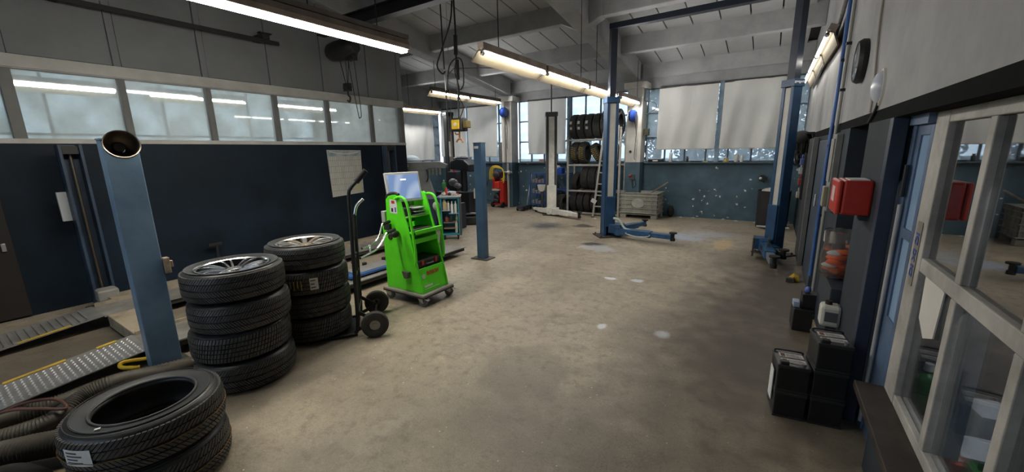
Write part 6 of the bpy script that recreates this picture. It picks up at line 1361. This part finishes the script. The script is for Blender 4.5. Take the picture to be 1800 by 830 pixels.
# ------------------------------------------------------------------ car batteries
m_batt = M('battery_black', (0.010, 0.010, 0.011), 0.42, var=0.25, scale=10)
m_battrim = M('battery_edge', (0.028, 0.028, 0.03), 0.35)
m_blabel = M('battery_label', (0.62, 0.61, 0.58), 0.55, col2=(0.48, 0.46, 0.44), scale=50, t0=0.45, t1=0.55)
def battery(label, loc, rz, top=False, W=0.158, D=0.20, H=0.168, group=None):
    o = thing('car_battery', label, 'battery', loc, rz, group)
    MB().box(-W/2, W/2, -D/2, D/2, 0.0, H*0.90).build('case', m_batt, o, bev=0.006)
    MB().box(-W/2-0.003, W/2+0.003, -D/2-0.003, D/2+0.003, H*0.88, H).build('lid', m_battrim, o, bev=0.004)
    MB().box(-W/2-0.003, W/2+0.003, -D/2-0.003, D/2+0.003, 0.0, 0.012).build('foot_lip', m_battrim, o, bev=0.002)
    if top:
        for (y0, y1) in ((-0.062, -0.012), (0.008, 0.062)):
            lbm = MB().box(-W/2+0.022, W/2-0.012, y0, y1, H+0.0005, H+0.003).build('label', m_blabel, o)
            pr = MB()
            for k in range(4):
                pr.box(-0.02, W/2-0.022-0.012*(k % 2), y0+0.008+k*0.009, y0+0.011+k*0.009, H+0.003, H+0.0035)
            pr.build('label_print', m_ink, lbm, kind='stuff'); MB().box(-W/2+0.03, -W/2+0.052, y0+0.008, y1-0.008, H+0.003, H+0.0035).build('label_picture', M('label_red_brown', (0.14, 0.04, 0.03), 0.6), lbm)
        hd = MB(); hd.tube(smooth_path([(-W/2+0.01, 0.075, H), (-W/2+0.015, 0.083, H+0.012), (W/2-0.015, 0.083, H+0.012), (W/2-0.01, 0.075, H)], 4), 0.005, 6); hd.build('carry_handle', m_batt, o, smooth=True)
        for x in (-W/2+0.035, W/2-0.03): MB().cyl((x, -0.078, H), (x, -0.078, H+0.016), 0.010, n=12).build('terminal', M('lead_grey', (0.25, 0.25, 0.26), 0.4, 0.8), o, smooth=True)
        MB().box(-W/2+0.012, -W/2+0.055, -0.094, -0.062, H, H+0.018).build('terminal_cover', m_batt, o, bev=0.004)
    return o
gBt = 'car batteries stacked by the right wall'
r_ = math.radians(8)
battery('bottom black battery of the shorter stack by the right wall', (0.215, 2.745, 0.0), r_, False, group=gBt)
battery('black battery with white labels on top of the shorter stack', (0.215, 2.75, 0.170), r_, True, group=gBt)
battery('bottom black battery of the taller stack by the right wall', (0.388, 2.77, 0.0), r_, False, group=gBt)
battery('middle black battery of the taller stack by the right wall', (0.388, 2.775, 0.170), r_, False, group=gBt)
battery('black battery with white labels on top of the taller stack', (0.390, 2.78, 0.340), r_, True, group=gBt)
tagm = MB(); tagm.obox((0.128, 2.735, 0.17), (0.004, 0.09, 0.20), (0, 0, r_)); tag(tagm.build('hanging_paper', m_paper), 'pale paper sheet stuck to the side of the shorter battery stack', 'paper')
fb = thing('battery_charger', 'black box with small items on top on the floor by the right wall', 'box', (0.37, 4.18, 0), 0.05)
MB().box(-0.085, 0.085, -0.09, 0.12, 0, 0.20).build('box_body', m_batt, fb, bev=0.006); MB().box(-0.03, 0.08, -0.04, 0.08, 0.20, 0.33).build('upper_box', m_batt, fb, bev=0.006); MB().box(-0.088, -0.04, -0.04, 0.06, 0.20, 0.25).build('pale_item', M('item_pale_blue', (0.35, 0.42, 0.55), 0.5), fb, bev=0.006); MB().ball((0.01, 0.02, 0.355), 0.025, 0.025, 0.03).build('blue_cap', M('item_blue', (0.12, 0.16, 0.5), 0.4), fb, smooth=True); MB().cyl((0.07, -0.092, 0.16), (0.07, -0.10, 0.16), 0.02).build('dial', m_battrim, fb, smooth=True)

# ------------------------------------------------------------------ tape lettering on the frame post
tp2 = thing('printed_tape', 'strip of clear tape with blue lettering stuck on the window frame post', 'tape', (0.5845, 2.44, 1.10))
MB().box(-0.0015, 0.0, -0.033, 0.033, -0.13, 0.16).build('tape_strip', M('tape_clear', (0.26, 0.235, 0.20), 0.35, var=0.1), tp2)
text_mesh('DI XI DI', 0.058, M('tape_blue', (0.035, 0.08, 0.33), 0.5), tp2, (-0.003, 0.0, 0.01), (Matrix.Rotation(-PI/2, 3, 'Z') @ Matrix.Rotation(PI/2, 3, 'X') @ Matrix.Rotation(PI/2, 3, 'Z')).to_euler(), bold=0.002)

# ------------------------------------------------------------------ office behind the glass
dk = thing('office_desk', 'dark office desk behind the glazed window', 'desk', (0.66, 0.9, 0))
MB().box(0.0, 0.75, 0.0, 1.9, 0.35, 0.38).build('desk_top', M('desk_top', (0.03, 0.028, 0.026), 0.5), dk, bev=0.004)
for (x, y) in ((0.04, 0.04), (0.71, 0.04), (0.04, 1.86), (0.71, 1.86)): MB().box(x-0.03, x+0.03, y-0.03, y+0.03, 0, 0.35).build('leg', m_black, dk)
def carton(label, x, y, z, sx, sy, sz, col, rz=0.0, extra=None):
    o = thing('office_box', label, 'box', (x, y, z), rz, 'boxes on the office desk')
    MB().box(-sx/2, sx/2, -sy/2, sy/2, 0, sz).build('box_body', M('carton_%.2f_%.2f' % (col[0], col[2]), col, 0.6, var=0.06), o, bev=0.004)
    MB().box(-sx/2-0.002, sx/2+0.002, -sy/2-0.002, sy/2+0.002, sz-0.012, sz+0.002).build('box_lid', M('carton_lid_%.2f' % col[0], tuple(min(1, c*1.12) for c in col), 0.6), o)
    if extra: MB().box(-sx*0.3, sx*0.3, -sy*0.3, sy*0.3, sz+0.002, sz+0.006).build('printed_card', M('card_%.2f' % extra[2], extra, 0.5), o)
    return o
carton('flat white paper stack on the office desk behind the first mullion', 0.775, 2.40, 0.38, 0.13, 0.14, 0.10, (0.66, 0.67, 0.68), -0.1)
carton('white carton on the office desk behind the first mullion beside the blue card', 0.865, 2.30, 0.38, 0.12, 0.16, 0.13, (0.62, 0.66, 0.72), 0.15)
carton('grey box with a blue printed card on top on the office desk', 0.985, 2.34, 0.38, 0.12, 0.14, 0.12, (0.30, 0.31, 0.32), 0.2, (0.05, 0.12, 0.42))
carton('low white tray on the office desk in front of the green canister', 0.80, 2.09, 0.38, 0.20, 0.16, 0.055, (0.64, 0.68, 0.74), 0.1)
carton('red and white carton by the bottom bar of the second lower pane', 0.688, 1.98, 0.38, 0.05, 0.09, 0.055, (0.60, 0.10, 0.08), 0.1, (0.65, 0.62, 0.6))
carton('white carton at the right frame edge on the office desk', 0.93, 2.02, 0.38, 0.11, 0.12, 0.13, (0.68, 0.70, 0.72), 0.1)
carton('red tray under the white carton edge on the office desk', 0.875, 1.88, 0.38, 0.10, 0.10, 0.05, (0.50, 0.05, 0.04), 0.1)
gc = thing('green_canister', 'dark green canister lying behind the lower office panes', 'canister', (0.735, 1.90, 0.38)); MB().box(-0.035, 0.04, -0.055, 0.055, 0.0, 0.085).build('canister_body', M('canister_green', (0.015, 0.16, 0.025), 0.35), gc, bev=0.015); MB().cyl((0, 0, 0.085), (0, 0, 0.10), 0.014).build('canister_cap', m_black, gc, smooth=True)
bottle('dark green bottle with white cap by the first lower pane of the office window', (0.695, 2.40, 0.38), 0.042, 0.24, (0.012, 0.13, 0.025), (0.7, 0.7, 0.7), neck=0.35)
olp = thing('added_office_lamp', 'small unseen strip lamp added on the office ceiling to light the desk', 'lamp', (1.25, 1.2, 2.40)); MB().box(-0.05, 0.05, 0, 1.2, 0.03, 0.08).build('housing', m_cap, olp); MB().cyl((0, 0.04, 0.01), (0, 1.16, 0.01), 0.016, n=10).build('tube', emit_mat('added_office_tube', (0.92, 0.96, 1.0), 60.0), olp, smooth=True)  # unseen lamp added to brighten the things on the desk
pc = MB(); pc.prism([(2.31, 0.86), (2.22, 0.80), (2.12, 0.84), (2.10, 1.04), (2.33, 1.06)], XW+0.004, XW+0.009, 'x'); tag(pc.build('torn_paper', M('torn_paper', (0.66, 0.63, 0.58), 0.7, var=0.06)), 'torn white paper stuck in the first lower pane under the transom', 'paper')
oj = thing('office_bottle', 'small white bottle on the shelf at the back of the office', 'bottle', (1.6, 2.9, 0.98)); MB().cyl((0, 0, 0), (0, 0, 0.14), 0.04).build('bottle_body', m_paper, oj, smooth=True); MB().box(-0.3, 0.6, -0.1, 0.1, -0.03, 0.0).build('wall_shelf', m_black, oj)

# ------------------------------------------------------------------ trees outside
m_leaf = M('leaf_green', (0.030, 0.062, 0.032), 0.6, col2=(0.07, 0.115, 0.07), scale=0.8)
m_leaf2 = M('leaf_bluegreen', (0.045, 0.085, 0.06), 0.6, col2=(0.10, 0.155, 0.10), scale=0.8)
m_bark = M('bark', (0.06, 0.05, 0.04), 0.9, var=0.3)
def tree(label, x, y, h, rad, n, mat, seed, low=0.25):
    rr = random.Random(seed); o = thing('garden_tree', label, 'tree', (x, y, -0.3), 0, 'trees outside the back windows')
    tk = MB(); tk.cyl((0, 0, 0), (0.1, 0, h*0.7), 0.14, 0.05, 10)
    cl = []
    for k in range(22):
        a = rr.uniform(0, 2*PI); zz = h*rr.uniform(low, 0.95); q = rad*rr.uniform(0.2, 0.95)*math.sin(PI*min(0.98, max(0.15, (zz/h-low+0.15)/(1.1-low))))
        c = Vector((q*math.cos(a), q*math.sin(a), zz)); cl.append((c, rad*rr.uniform(0.22, 0.42))); tk.cyl((0.05, 0, zz*0.7), c, 0.03, 0.012, 5)
    tk.build('trunk', m_bark, o, smooth=True)
    f = MB()
    for k in range(n):
        c, r = cl[k % len(cl)]; d = Vector((rr.gauss(0, 1), rr.gauss(0, 1), rr.gauss(0, 0.8))).normalized()*r*rr.uniform(0.3, 1.0)**0.5; p = c+d
        u = Vector((rr.uniform(-1, 1), rr.uniform(-1, 1), rr.uniform(-1, 1))).normalized(); v = u.orthogonal().normalized(); s = rr.uniform(0.05, 0.11)
        o_ = len(f.v); f.v += [tuple(p-u*s), tuple(p+v*s*0.5), tuple(p+u*s), tuple(p-v*s*0.5)]; f.face((o_, o_+1, o_+2, o_+3))
    f.build('foliage', mat, o, fix=False); o.children[-1]['kind'] = 'stuff'
    return o
tree('leafy tree outside the narrow window right of the right column', -3.4, 14.6, 4.3, 1.5, 4500, m_leaf, 1)
tree('broad leafy tree outside behind the two right blinds', -0.8, 14.2, 3.9, 1.9, 5500, m_leaf2, 2, 0.1)
tree('dense tree outside the far right window pane', 1.2, 13.6, 5.0, 1.8, 5500, m_leaf, 3, 0.08)
tree('low bushy tree outside the tyre rack window', -7.2, 16.5, 2.4, 1.5, 3500, m_leaf2, 4, 0.1)
tree('pale bushy tree outside the left bay of windows', -11.5, 15.5, 2.3, 1.7, 3500, m_leaf2, 5, 0.1)
tree('leafy tree outside behind the right lift post', 0.3, 16.5, 5.4, 2.0, 5000, m_leaf2, 6, 0.1)
